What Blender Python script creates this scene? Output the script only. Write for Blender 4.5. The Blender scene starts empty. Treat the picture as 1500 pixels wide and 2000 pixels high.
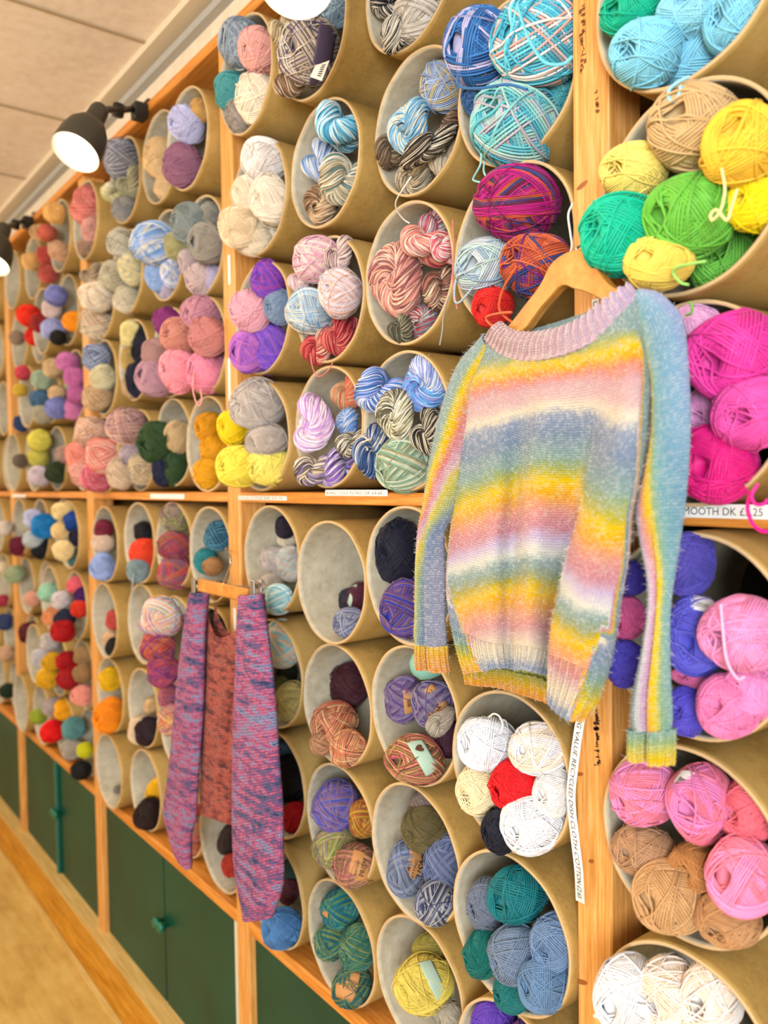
import bpy, math, random
import numpy as np
from mathutils import Vector, Matrix

PI = math.pi
SC = bpy.context.scene
COL = SC.collection
H0 = 1.70                      # camera height above the floor
FRONT = 0.94                   # distance of the shelving front from the camera

# ------------------------------------------------------------------ camera
F_PX, YAW, PITCH, ROLL = 1602.88, 0.915626, -0.036956, -0.014504
def basis():
    f = np.array([-math.sin(YAW)*math.cos(PITCH), math.cos(YAW)*math.cos(PITCH), math.sin(PITCH)])
    r = np.cross(f, [0, 0, 1]); r /= np.linalg.norm(r)
    u = np.cross(r, f)
    c, s = math.cos(ROLL), math.sin(ROLL)
    return c*r+s*u, -s*r+c*u, f
CR, CU, CF = basis()
CAM = np.array([0, 0, H0])
def at(px, py, Y):
    """point of the plane at distance Y from the camera line that the photo shows at px, py"""
    d = CF*F_PX + CR*(px-750) - CU*(py-1000)
    return CAM + d*(Y/d[1])
def ppm(P):
    """pixels per metre at a point"""
    return F_PX/float(np.dot(np.asarray(P)-CAM, CF))

cam_d = bpy.data.cameras.new('camera'); cam = bpy.data.objects.new('camera', cam_d); COL.objects.link(cam)
cam_d.sensor_fit = 'VERTICAL'; cam_d.sensor_height = 36; cam_d.lens = 36*F_PX/2000
cam_d.clip_start = 0.05; cam_d.clip_end = 60
M = Matrix.Identity(4)
for i in range(3):
    M[i][0] = CR[i]; M[i][1] = CU[i]; M[i][2] = -CF[i]; M[i][3] = CAM[i]
cam.matrix_world = M
cam_d.dof.use_dof = True; cam_d.dof.focus_distance = 1.32; cam_d.dof.aperture_fstop = 3.0
SC.camera = cam

# ------------------------------------------------------------------ mesh helpers
def fast_mesh(name, verts, quads, pat=None, tris=None, smooth=True, mats=None, fmat=None):
    me = bpy.data.meshes.new(name)
    verts = np.asarray(verts, np.float32); quads = np.asarray(quads, np.int32).reshape(-1, 4)
    nt = 0 if tris is None else len(tris)
    nl = quads.size + 3*nt
    me.vertices.add(len(verts)); me.vertices.foreach_set('co', verts.ravel())
    me.loops.add(nl); me.polygons.add(len(quads)+nt)
    li = quads.ravel()
    st = np.arange(len(quads))*4; tot = np.full(len(quads), 4)
    if nt:
        t = np.asarray(tris, np.int32); li = np.concatenate([li, t.ravel()])
        st = np.concatenate([st, quads.size+np.arange(nt)*3]); tot = np.concatenate([tot, np.full(nt, 3)])
    me.loops.foreach_set('vertex_index', li.astype(np.int32))
    me.polygons.foreach_set('loop_start', st.astype(np.int32))
    me.polygons.foreach_set('use_smooth', np.full(len(st), smooth))
    if fmat is not None: me.polygons.foreach_set('material_index', np.asarray(fmat, np.int32))
    me.update(calc_edges=True)
    if pat is not None:
        a = me.attributes.new('pat', 'FLOAT_VECTOR', 'POINT'); a.data.foreach_set('vector', np.asarray(pat, np.float32).ravel())
    for m in (mats or []): me.materials.append(m)
    return me

class MB:
    """collects pieces of one mesh"""
    def __init__(s): s.v = []; s.q = []; s.t = []; s.p = []; s.m = []; s.mt = []; s.n = 0
    def add(s, v, q=(), t=(), p=None, m=0):
        v = np.asarray(v, float).reshape(-1, 3); s.v.append(v)
        q = np.asarray(q, int).reshape(-1, 4); t = np.asarray(t, int).reshape(-1, 3)
        s.q.append(q+s.n); s.t.append(t+s.n); s.m.append(np.full(len(q), m)); s.mt.append(np.full(len(t), m))
        s.p.append(np.zeros((len(v), 3)) if p is None else p); s.n += len(v); return s
    def box(s, x0, x1, y0, y1, z0, z1, m=0, bev=0.0):
        if bev > 0:
            b = bev; V = []
            for (a, c, e) in [(b, 0, b), (b, b, 0), (0, b, b)]:
                for x in (x0+a, x1-a):
                    for y in (y0+c, y1-c):
                        for z in (z0+e, z1-e): V.append((x, y, z))
            bm = __import__('bmesh').new()
            for c in V: bm.verts.new(c)
            __import__('bmesh').ops.convex_hull(bm, input=bm.verts)
            bm.verts.index_update()
            vv = [tuple(v.co) for v in bm.verts]; tt = []
            for f in bm.faces:
                ix = [v.index for v in f.verts]
                for k in range(1, len(ix)-1): tt.append((ix[0], ix[k], ix[k+1]))
            bm.free(); return s.add(vv, t=tt, m=m)
        v = [(x, y, z) for x in (x0, x1) for y in (y0, y1) for z in (z0, z1)]
        q = [(0, 1, 3, 2), (4, 6, 7, 5), (0, 4, 5, 1), (2, 3, 7, 6), (0, 2, 6, 4), (1, 5, 7, 3)]
        return s.add(v, q, m=m)
    def tube(s, pts, r, sides=8, closed=False, m=0, cap=True, ref=None, p=None):
        v, q = tube_geo(np.asarray(pts, float), r, sides, closed, ref)
        t = []
        if cap and not closed:
            n = len(pts); v = np.vstack([v, pts[0], pts[-1]]); a = n*sides
            for k in range(sides):
                t.append((a, (k+1) % sides, k)); t.append((a+1, (n-1)*sides+k, (n-1)*sides+(k+1) % sides))
        return s.add(v, q, t, m=m, p=p)
    def lathe(s, prof, origin, axis, n=32, m=0):
        """prof: (radius, distance along axis)"""
        ax = np.asarray(axis, float); ax /= np.linalg.norm(ax)
        e1 = np.cross(ax, [0, 0, 1.]) if abs(ax[2]) < .9 else np.cross(ax, [1., 0, 0]); e1 /= np.linalg.norm(e1); e2 = np.cross(ax, e1)
        V = []; 
        for (r, h) in prof:
            for k in range(n):
                a = 2*PI*k/n; V.append(np.asarray(origin)+ax*h+r*(math.cos(a)*e1+math.sin(a)*e2))
        q = [(i*n+k, i*n+(k+1) % n, (i+1)*n+(k+1) % n, (i+1)*n+k) for i in range(len(prof)-1) for k in range(n)]
        return s.add(V, q, m=m)
    def mesh(s, name, mats, smooth=False):
        v = np.vstack(s.v); q = np.vstack(s.q); t = np.vstack(s.t)
        return fast_mesh(name, v, q, np.vstack(s.p), t if len(t) else None, smooth, mats, np.concatenate([np.concatenate(s.m), np.concatenate(s.mt)]))
    def obj(s, name, mats, parent=None, smooth=False):
        if not isinstance(mats, (list, tuple)): mats = [mats]
        return link(name, s.mesh(name, mats, smooth), parent)

def link(name, me, parent=None):
    o = bpy.data.objects.new(name, me); COL.objects.link(o)
    if parent is not None:
        o.parent = parent; o.matrix_parent_inverse = parent.matrix_basis.inverted()
    return o
def empty(name, loc=(0, 0, 0)):
    o = bpy.data.objects.new(name, None); COL.objects.link(o); o.location = loc; o.empty_display_size = .05; return o
def tag(o, label, cat, group=None, kind=None):
    o['label'] = label; o['category'] = cat
    if group: o['group'] = group
    if kind: o['kind'] = kind
    return o
def struct(o): o['kind'] = 'structure'; return o

def tube_geo(P, r, sides, closed=False, ref=None):
    n = len(P); r = np.broadcast_to(np.asarray(r, float), (n,))
    if closed: T = np.roll(P, -1, 0)-np.roll(P, 1, 0)
    else: T = np.gradient(P, axis=0)
    T /= np.linalg.norm(T, axis=1, keepdims=True)+1e-12
    if ref is None:
        N = np.zeros_like(P); a = np.array([0, 0, 1.]) if abs(T[0, 2]) < .9 else np.array([1., 0, 0])
        prev = a
        for i in range(n):
            v = prev-T[i]*np.dot(prev, T[i]); l = np.linalg.norm(v)
            prev = v/l if l > 1e-9 else prev; N[i] = prev
    else:
        N = ref-T*np.sum(ref*T, 1, keepdims=True); N /= np.linalg.norm(N, axis=1, keepdims=True)+1e-12
    B = np.cross(T, N)
    a = np.arange(sides)*2*PI/sides
    V = P[:, None, :]+r[:, None, None]*(np.cos(a)[None, :, None]*N[:, None, :]+np.sin(a)[None, :, None]*B[:, None, :])
    m = n if closed else n-1
    i = np.arange(m)[:, None]; k = np.arange(sides)[None, :]; j = (i+1) % n; k2 = (k+1) % sides
    Q = np.stack([i*sides+k, j*sides+k, j*sides+k2, i*sides+k2], -1).reshape(-1, 4)
    return V.reshape(-1, 3), Q

def smooth_poly(pts, n):
    """catmull-rom through pts"""
    P = np.asarray(pts, float); m = len(P)
    E = np.vstack([2*P[0]-P[1], P, 2*P[-1]-P[-2]])
    t = np.linspace(0, m-1-1e-6, n); i = t.astype(int); f = (t-i)[:, None]
    a, b, c, d = E[i], E[i+1], E[i+2], E[i+3]
    return .5*((2*b)+(-a+c)*f+(2*a-5*b+4*c-d)*f*f+(-a+3*b-3*c+d)*f**3)

# ------------------------------------------------------------------ materials
def lin(h):
    if isinstance(h, str):
        h = h.strip('#'); c = [int(h[i:i+2], 16)/255 for i in (0, 2, 4)]
    else: c = h
    return tuple(x/12.92 if x <= .04045 else ((x+.055)/1.055)**2.4 for x in c)+(1,)
class NT:
    def __init__(s, name):
        s.m = bpy.data.materials.new(name); s.m.use_nodes = True; s.t = s.m.node_tree; s.t.nodes.clear()
        s.out = s.n('ShaderNodeOutputMaterial'); s.b = s.n('ShaderNodeBsdfPrincipled'); s.l(s.b.outputs[0], s.out.inputs[0])
    def n(s, t, **k):
        x = s.t.nodes.new(t)
        for a, b in k.items(): setattr(x, a, b)
        return x
    def l(s, a, b): s.t.links.new(a, b)
    def math(s, op, a, b=None, c=None):
        x = s.n('ShaderNodeMath', operation=op)
        for i, v in enumerate((a, b, c)):
            if v is None: continue
            if isinstance(v, (int, float)): x.inputs[i].default_value = v
            else: s.l(v, x.inputs[i])
        return x.outputs[0]
    def ramp(s, fac, stops, interp='LINEAR'):
        x = s.n('ShaderNodeValToRGB'); cr = x.color_ramp; cr.interpolation = interp
        while len(cr.elements) < len(stops): cr.elements.new(.5)
        for e, (p, c) in zip(cr.elements, stops): e.position = p; e.color = lin(c) if isinstance(c, str) else c
        if fac is not None: s.l(fac, x.inputs[0])
        return x.outputs[0]
    def noise(s, vec, scale, detail=3, rough=.5):
        x = s.n('ShaderNodeTexNoise'); x.inputs['Scale'].default_value = scale; x.inputs['Detail'].default_value = detail; x.inputs['Roughness'].default_value = rough
        if vec is not None: s.l(vec, x.inputs['Vector'])
        return x.outputs[0]
    def mix(s, fac, a, b, mode='MIX'):
        x = s.n('ShaderNodeMix', data_type='RGBA', blend_type=mode)
        for i, v in ((0, fac), (6, a), (7, b)):
            if isinstance(v, (int, float)): x.inputs[i].default_value = v
            elif isinstance(v, (tuple, str)): x.inputs[i].default_value = lin(v) if isinstance(v, str) else v
            else: s.l(v, x.inputs[i])
        return x.outputs[2]
    def bump(s, h, strength, dist=.001):
        x = s.n('ShaderNodeBump'); x.inputs['Strength'].default_value = strength; x.inputs['Distance'].default_value = dist
        s.l(h, x.inputs['Height']); s.l(x.outputs[0], s.b.inputs['Normal'])
    def mapping(s, scale, src='Object', rot=(0, 0, 0)):
        tc = s.n('ShaderNodeTexCoord'); mp = s.n('ShaderNodeMapping'); mp.inputs['Scale'].default_value = scale; mp.inputs['Rotation'].default_value = rot
        s.l(tc.outputs[src], mp.inputs[0]); return mp.outputs[0]
    def set(s, **k):
        for a, v in k.items():
            a = a.replace('_', ' ')
            if a in s.b.inputs:
                i = s.b.inputs[a]
                if isinstance(v, (int, float)): i.default_value = v
                elif isinstance(v, str): i.default_value = lin(v)
                elif isinstance(v, tuple): i.default_value = v
                else: s.l(v, i)
        return s

def plain(name, col, rough=.6, metal=0., **k):
    m = NT(name); m.set(Base_Color=col, Roughness=rough, Metallic=metal, **k); return m.m

def wood(name, cols, scale, rough=.45):
    """grain runs along the axis whose scale is small"""
    m = NT(name); v = m.mapping(scale)
    n1 = m.noise(v, 6, 5, .6); n2 = m.noise(v, 22, 3, .6)
    x = m.math('ADD', m.math('MULTIPLY', n1, .7), m.math('MULTIPLY', n2, .3))
    c = m.ramp(x, [(.36, cols[0]), (.5, cols[1]), (.64, cols[2])])
    m.set(Base_Color=c, Roughness=rough, Specular_IOR_Level=.4); m.bump(n2, .15, .002); return m.m

pine_v = wood('pine_upright', ['c28038', 'dd9d52', 'ecb772'], (30, 30, 1.2))
pine_h = wood('pine_board', ['bd7226', 'd98c3a', 'e6a352'], (1.0, 22, 22))
hanger_wood = wood('hanger_wood', ['b9762e', 'cc8a3c', 'd89c50'], (4, 20, 4), .35)

def card_mat():
    m = NT('cardboard_outside'); v = m.mapping((1, 1, 1))
    n = m.noise(v, 9, 5, .6); n2 = m.noise(v, 160, 2, .5)
    c = m.ramp(m.math('ADD', m.math('MULTIPLY', n, .8), m.math('MULTIPLY', n2, .2)), [(.35, '9c7c40'), (.52, 'b89654'), (.7, 'c6a666')])
    m.set(Base_Color=c, Roughness=.55, Specular_IOR_Level=.45); m.bump(n2, .1, .001); return m.m
def lining_mat():
    m = NT('cardboard_lining'); v = m.mapping((1, 1, 1))
    n = m.noise(v, 14, 6, .65); n2 = m.noise(v, 60, 3, .6)
    c = m.ramp(m.math('ADD', m.math('MULTIPLY', n, .65), m.math('MULTIPLY', n2, .35)), [(.34, 'aca38c'), (.5, 'c6bda6'), (.68, 'd6cfba')])
    m.set(Base_Color=c, Roughness=.8, Specular_IOR_Level=.2); return m.m
CARD, LINING = card_mat(), lining_mat()
RIM = plain('cardboard_edge', 'd0b184', .8)

_yc = {}
def yarn_mat(cols, freq=1.0, speck=0.0):
    key = (tuple(cols), freq)
    if key in _yc: return _yc[key]
    m = NT('yarn_'+cols[0])
    at_ = m.n('ShaderNodeAttribute', attribute_name='pat'); sp = m.n('ShaderNodeSeparateXYZ'); m.l(at_.outputs['Vector'], sp.inputs[0])
    oi = m.n('ShaderNodeObjectInfo')
    x = sp.outputs[0]
    wv = m.n('ShaderNodeCombineXYZ'); m.l(m.math('MULTIPLY', x, 3.0), wv.inputs[0]); m.l(oi.outputs['Random'], wv.inputs[1])
    ns = m.noise(wv.outputs[0], 1.3, 3, .6)
    if len(cols) > 1:
        t = m.math('FRACT', m.math('ADD', m.math('ADD', m.math('MULTIPLY', x, freq*.35), m.math('MULTIPLY', ns, .5)), m.math('MULTIPLY', oi.outputs['Random'], 5.0)))
        k = len(cols); st = []
        for i, c in enumerate(cols):
            st.append(((i+.15)/k, c)); st.append(((i+.85)/k, c))
        col = m.ramp(t, st)
    else:
        col = m.n('ShaderNodeRGB').outputs[0]; col.default_value = lin(cols[0])
    hs = m.n('ShaderNodeHueSaturation'); hs.inputs['Hue'].default_value = .5; hs.inputs['Saturation'].default_value = 1.0
    m.l(col, hs.inputs['Color']); m.l(m.math('ADD', .86, m.math('MULTIPLY', ns, .3)), hs.inputs['Value'])
    tw = m.math('SINE', m.math('ADD', m.math('MULTIPLY', x, 160.0), m.math('MULTIPLY', sp.outputs[1], 6.283)))
    m.bump(tw, .35, .0006)
    m.set(Base_Color=hs.outputs[0], Roughness=.55, Specular_IOR_Level=.32, Sheen_Weight=.08, Sheen_Roughness=.4)
    _yc[key] = m.m; return m.m

# ------------------------------------------------------------------ yarn shapes (unit radius, axis +Y)
def unit(v): return v/(np.linalg.norm(v, axis=-1, keepdims=True)+1e-12)
def winding(seed, bundles, loops, seg, sr, width, tmin, tmax, Ly=1.12, lift=3, sides=5):
    rng = random.Random(seed); pts = []; L = 0
    total = bundles*loops
    k = 0
    for b in range(bundles):
        phi = b*2.39996+rng.uniform(-.3, .3); th = math.radians(rng.uniform(tmin, tmax))
        n = np.array([math.sin(th)*math.cos(phi), math.cos(th), math.sin(th)*math.sin(phi)])
        e1 = unit(np.cross(n, [0.3, 1, .2])); e2 = np.cross(n, e1)
        a = np.linspace(0, 2*PI*loops, seg*loops)+rng.uniform(0, 6.28)
        d = np.linspace(-width, width, len(a))
        # loops step sideways quickly once per turn so strands lie parallel
        d = d+np.sin(a+rng.uniform(0, 6))*.03
        rr = np.sqrt(1-d*d)
        rad = .90+.10*(k+np.linspace(0, loops, len(a)))/total+np.sin(a*2+b)*.012
        lp = np.array([rng.uniform(-.022, .018) for _ in range(loops+1)]); rad = rad+np.interp(np.linspace(0, loops, len(a)), np.arange(loops+1), lp)
        if b >= bundles-lift: rad += .03
        p = (d[:, None]*n+rr[:, None]*(np.cos(a)[:, None]*e1+np.sin(a)[:, None]*e2))*rad[:, None]
        if pts:
            q0, q1 = pts[-1][-1], p[0]; f = np.linspace(0, 1, 10)[1:-1, None]
            br = unit(q0*(1-f)+q1*f)*(np.linalg.norm(q0)*(1-f)+np.linalg.norm(q1)*f)
            pts.append(br)
        pts.append(p); k += loops
    P = np.vstack(pts)
    # a few single loose turns over everything
    for q in range(lift*2):
        nn = unit(np.array([rng.uniform(-1, 1), rng.uniform(-.6, .6), rng.uniform(-1, 1)])); e1 = unit(np.cross(nn, [.3, 1, .2])); e2 = np.cross(nn, e1); d0 = rng.uniform(-.45, .45)
        a = np.linspace(0, 2*PI, seg)+rng.uniform(0, 6); rad = 1.045+.02*np.sin(a*2+q)
        p = (d0*nn+math.sqrt(1-d0*d0)*(np.cos(a)[:, None]*e1+np.sin(a)[:, None]*e2))*rad[:, None]
        q0, q1 = pts[-1][-1], p[0]; f = np.linspace(0, 1, 10)[1:-1, None]; br = unit(q0*(1-f)+q1*f)*1.03
        pts.append(br); pts.append(p)
    P = np.vstack(pts)
    lump = 1+.03*np.sin(P[:, 0]*3.1+seed)+.03*np.sin(P[:, 2]*3.7+seed*2)+.02*np.sin(P[:, 1]*4.3+seed)
    P = P*lump[:, None]
    # flatten the ends into a soft dimple
    y = P[:, 1]; rho = np.hypot(P[:, 0], P[:, 2])
    P[:, 1] = y*Ly*(1-.34*np.exp(-(rho/.30)**2))
    ref = unit(P.copy())
    V, Q = tube_geo(P, sr, sides, False, ref)
    dist = np.concatenate([[0], np.cumsum(np.linalg.norm(np.diff(P, axis=0), axis=1))])
    pat = np.stack([np.repeat(dist*.05, sides), np.tile(np.arange(sides)/sides, len(P)), np.full(len(V), .5)], -1)
    return V, Q, pat
def core(r, Ly, n=24):
    V = []; 
    for i in range(n//2+1):
        a = PI*i/(n//2); y = math.cos(a); rho = math.sin(a)
        yy = y*Ly*(1-.6*math.exp(-(rho/.3)**2))
        for k in range(n):
            f = 2*PI*k/n; V.append((r*rho*math.cos(f), r*yy, r*rho*math.sin(f)))
    Q = [(i*n+k, i*n+(k+1) % n, (i+1)*n+(k+1) % n, (i+1)*n+k) for i in range(n//2) for k in range(n)]
    return np.array(V), Q
def ball_mesh(name, seed, kind):
    if kind == 'b': V, Q, p = winding(seed, 21, 7, 36, .034, .26, 38, 66)
    elif kind == 'f': V, Q, p = winding(seed, 17, 14, 34, .019, .29, 44, 72, 1.08, 3, 4)
    mb = MB(); mb.add(V, Q, p=p)
    cv, cq = core(.88, 1.1); mb.add(cv*.97, cq, p=np.stack([cv[:, 0]*.1, cv[:, 1], cv[:, 2]], -1))
    me = mb.mesh(name, [None], True); return me
def bundle(P, closed, R, strands, sr, twist, seed, sides=4):
    """a rope of strands laid round the centre curve P"""
    rng = random.Random(seed); n = len(P)
    T = (np.roll(P, -1, 0)-np.roll(P, 1, 0)) if closed else np.gradient(P, axis=0); T = unit(T)
    N = np.zeros_like(P); prev = np.array([.2, 1, .3])
    for i in range(n):
        v = prev-T[i]*np.dot(prev, T[i]); prev = v/np.linalg.norm(v); N[i] = prev
    corr = 0
    if closed:
        v = N[-1]-T[0]*np.dot(N[-1], T[0]); v /= np.linalg.norm(v)
        corr = math.atan2(np.dot(np.cross(v, N[0]), T[0]), np.dot(v, N[0]))
    B = np.cross(T, N); s = np.linspace(0, 1, n, endpoint=not closed)
    mb = MB()
    for k in range(strands):
        lay = 1 if k < strands*.75 else 1.07
        a0 = 2*PI*k/(strands*.75)+rng.uniform(-.1, .1)
        a = a0+(2*PI*twist+corr)*s+.25*np.sin(2*PI*s*rng.randint(1, 3)+rng.uniform(0, 6))
        r = R*lay*(1+.06*np.sin(2*PI*s*rng.randint(2, 5)+rng.uniform(0, 6)))
        p = P+r[:, None]*(np.cos(a)[:, None]*N+np.sin(a)[:, None]*B)
        V, Q = tube_geo(p, sr, sides, closed, np.cos(a)[:, None]*N+np.sin(a)[:, None]*B)
        d = s*.33+k*.173
        if k % 3 == 0: d = d+.1
        mb.add(V, Q, p=np.stack([np.repeat(s*.9+.11*(k*7 % 9)+rng.uniform(0, .2), sides), np.tile(np.arange(sides)/sides, n), np.full(n*sides, .5)], -1))
    V, Q = tube_geo(P, R*.93, 10, closed, N); mb.add(V, Q, p=np.stack([np.repeat(s*.9, 10), np.zeros(n*10), np.zeros(n*10)], -1))
    return mb
def hank_mesh(name, seed):
    rng = random.Random(seed); n = 90; u = np.arange(n)/n*2*PI
    L, rho, tw = 1.0, .43, rng.uniform(1.5, 2.3)
    z = L*.72*np.cos(u); s = np.tanh(2.2*np.sin(u)); a = tw*z+rng.uniform(0, 6)
    P = np.stack([rho*s*np.cos(a), z, rho*s*np.sin(a)], -1)
    return bundle(P, True, .44, 46, .032, 3, seed).mesh(name, [None], True)
def coil_mesh(name, seed):
    rng = random.Random(seed); n = 80; u = np.arange(n)/n*2*PI
    P = np.stack([.60*np.cos(u), .16*np.sin(2*u+rng.uniform(0, 6)), .60*np.sin(u)], -1)
    mb = bundle(P, True, .40, 44, .032, 2, seed)
    # the inner end of the skein fills the hole with a smaller knot
    v2 = np.linspace(0, 1, 50); a = v2*2*PI*1.6
    P2 = np.stack([.26*np.cos(a)*(1-.5*v2), .35-.75*v2, .26*np.sin(a)*(1-.5*v2)], -1)
    m2 = bundle(P2, False, .17, 20, .028, 2, seed+5)
    for v, q, p in zip(m2.v, m2.q, m2.p): mb.add(v, q-q.min(), p=p) if len(q) else None
    return mb.mesh(name, [None], True)
PROTO = {'b': [ball_mesh('ball_thick', 10+i, 'b') for i in range(5)],
         'f': [ball_mesh('ball_fine', 30+i, 'f') for i in range(4)],
         'h': [hank_mesh('hank', 50+i) for i in range(4)],
         'o': [coil_mesh('coil', 70+i) for i in range(3)]}
for l in PROTO.values():
    for me in l:
        if not me.materials: me.materials.append(None)
TUBES = {
    'B1': (-1.675, 0.909, 0.919), 'B2': (-1.419, 0.921, 0.903), 'B3': (-1.162, 0.963, 0.905), 'B4': (-1.154, 0.974, 0.648), 'B5': (-0.899, 0.956, 0.619),
    'B6': (-1.411, 0.942, 0.646), 'B7': (-1.666, 0.931, 0.647), 'B8': (-1.154, 0.946, 0.373), 'B9': (-0.898, 0.946, 0.362), 'B10': (-1.667, 0.935, 0.378),
    'B11': (-1.411, 0.947, 0.373), 'B12': (-1.676, 0.932, 0.109), 'B13': (-1.420, 0.946, 0.114), 'B14': (-1.163, 0.942, 0.108), 'B15': (-0.906, 0.938, 0.105),
    'L1': (-1.659, 0.942, -0.176), 'L2': (-1.404, 0.934, -0.205), 'L3': (-1.150, 0.934, -0.171), 'L4': (-1.660, 0.943, -0.442), 'L5': (-1.404, 0.944, -0.462),
    'L6': (-1.150, 0.942, -0.427), 'L7': (-0.896, 0.926, -0.458), 'L8': (-1.661, 0.946, -0.703), 'L9': (-1.404, 0.947, -0.716), 'L10': (-1.150, 0.939, -0.684),
    'L11': (-0.896, 0.923, -0.714), 'L12': (-1.666, 0.940, -0.960), 'L13': (-1.410, 0.948, -0.969), 'L14': (-1.155, 0.950, -0.941), 'L15': (-0.899, 0.929, -0.967),
    'L16': (-0.896, 0.925, -0.202), 'A1': (-0.581, 0.911, 0.603), 'A2': (-0.572, 0.906, 0.347), 'A3': (-0.581, 0.928, 0.090), 'A4': (-0.562, 0.901, -0.193),
    'A5': (-0.581, 0.919, -0.464), 'A6': (-0.581, 0.913, -0.724), 'C1': (-1.992, 0.910, 0.883), 'C2': (-2.246, 0.942, 0.925), 'C3': (-2.503, 0.937, 0.935),
    'C4': (-2.766, 0.898, 0.875), 'C5': (-2.504, 0.937, 0.658), 'C6': (-2.247, 0.955, 0.652), 'C7': (-1.992, 0.946, 0.618), 'C8': (-2.766, 0.943, 0.618),
    'C9': (-2.504, 0.951, 0.388), 'C10': (-2.248, 0.961, 0.377), 'C11': (-1.992, 0.946, 0.361), 'C12': (-2.766, 0.945, 0.362), 'C13': (-2.757, 0.939, 0.105),
    'C14': (-2.501, 0.961, 0.108), 'C15': (-2.245, 0.962, 0.121), 'C16': (-1.990, 0.946, 0.105), 'D1': (-2.759, 0.932, -0.197), 'D2': (-2.503, 0.952, -0.180),
    'D3': (-2.247, 0.957, -0.175), 'D4': (-1.990, 0.948, -0.185), 'D5': (-2.758, 0.923, -0.454), 'D6': (-2.502, 0.957, -0.437), 'D7': (-2.246, 0.957, -0.449),
    'D8': (-1.990, 0.948, -0.450), 'D9': (-2.769, 0.939, -0.710), 'D10': (-2.512, 0.954, -0.705), 'D11': (-2.248, 0.954, -0.705), 'D12': (-1.991, 0.943, -0.707),
    'D13': (-2.752, 0.921, -0.965), 'D14': (-2.495, 0.949, -0.962), 'D15': (-2.240, 0.970, -0.961), 'D16': (-1.986, 0.958, -0.962),
}   # name: x, y of the open end, height relative to the camera
# ------------------------------------------------------------------ the shelving
X0, BAY, PW = -0.772, 1.0926, 0.062           # left edge of the nearest post, bay pitch, post width
def Z(h): return H0+h
SHELF_TOP, SHELF_BOT = Z(-.021), Z(-.045)
BASE_TOP, BASE_BOT = Z(-1.088), Z(-1.120)
RAIL_TOP, RAIL_BOT = Z(1.098), Z(1.070)
DEPTH = 0.36
BAYNAME = ['right bay', 'middle bay', 'left bay', 'far left bay', 'farthest bay']
BACK = plain('dark_backing', '1d150e', .9)
post_words = ['nearest pine post, between the right and middle bays, with the long price strip',
              'pine post between the middle and left bays, behind the clip hanger',
              'pine post between the left and far left bays, second furthest',
              'furthest pine post in view, at the left edge of the photo']
for k in range(4):
    x = X0-k*BAY
    mb = MB(); mb.box(x, x+PW, FRONT, FRONT+.075, -.0, RAIL_BOT, bev=.003)
    p = mb.obj('shelf_post', pine_v); tag(p, post_words[k], 'shelf post', 'upright pine posts of the shelving')
ends = [(1.2, X0+PW, 0), (X0, X0-BAY+PW, 1), (X0-BAY, X0-2*BAY+PW, 2), (X0-2*BAY, X0-3*BAY+PW, 3), (X0-3*BAY, -6.2, 4)]
for (xr, xl, b) in ends:
    dz = -.017 if b == 0 else 0
    mb = MB(); mb.box(xl+.001, xr-.001, FRONT+.002, FRONT+DEPTH, SHELF_BOT+dz, SHELF_TOP+dz, bev=.002)
    tag(mb.obj('shelf_board', pine_h), 'pine middle shelf board running across the %s' % BAYNAME[b], 'shelf', 'middle shelf boards')
    mb = MB(); mb.box(xl+.001, xr-.001, FRONT+.002, FRONT+DEPTH, BASE_BOT, BASE_TOP, bev=.002)
    tag(mb.obj('shelf_board', pine_h), 'pine bottom shelf board under the lowest tubes of the %s' % BAYNAME[b], 'shelf', 'bottom shelf boards')
mb = MB(); mb.box(-6.2, 1.2, FRONT-.006, FRONT+DEPTH, RAIL_BOT+.0005, RAIL_TOP, bev=.003)
tag(mb.obj('top_rail', pine_h), 'long orange pine rail along the top of all the bays, under the ceiling', 'shelf rail')

# ------------------------------------------------------------------ room
CEIL = Z(1.215)
wall_m = NT('painted_plaster'); wv = wall_m.mapping((1, 1, 1)); wn = wall_m.noise(wv, 30, 4)
wall_m.set(Base_Color=wall_m.ramp(wn, [(.3, 'd8c8ae'), (.7, 'e4d7c0')]), Roughness=.8); wall_m.bump(wn, .2, .003); wall_m = wall_m.m
def ceil_mat():
    m = NT('ceiling_tile'); v = m.mapping((1, 1, 1)); n = m.noise(v, 26, 3, .6); n2 = m.noise(v, 3, 2)
    c = m.ramp(m.math('ADD', m.math('MULTIPLY', n, .6), m.math('MULTIPLY', n2, .4)), [(.36, 'e6d4c0'), (.5, 'f0e0cc'), (.68, 'f5e9da')])
    m.set(Base_Color=c, Roughness=.9); m.bump(n, .3, .004); return m.m
def floor_mat():
    m = NT('worn_floorboards'); v = m.mapping((1.5, 8, 1)); n = m.noise(v, 3, 5, .65); n2 = m.noise(m.mapping((1, 1, 1)), 5, 3)
    c = m.ramp(m.math('ADD', m.math('MULTIPLY', n, .5), m.math('MULTIPLY', n2, .5)), [(.35, 'b8924a'), (.5, 'd6b060'), (.66, 'e4c67c')])
    m.set(Base_Color=c, Roughness=.5); m.bump(n, .2, .003); return m.m
def slab(name, x0, x1, y0, y1, z0, z1, m, kind=True):
    o = MB().box(x0, x1, y0, y1, z0, z1).obj(name, m); 
    if kind: struct(o)
    return o
slab('floor', -6.4, 2.2, -2.6, .86, -.05, 0, floor_mat())
slab('ceiling', -6.4, 2.2, -2.6, 1.45, CEIL, CEIL+.05, ceil_mat())
slab('wall_back', -6.4, 2.2, FRONT+DEPTH+.001, 1.45, 0, CEIL, BACK)
slab('wall_left', -6.5, -6.4, -2.6, 1.45, -.05, CEIL+.05, wall_m)
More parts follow.
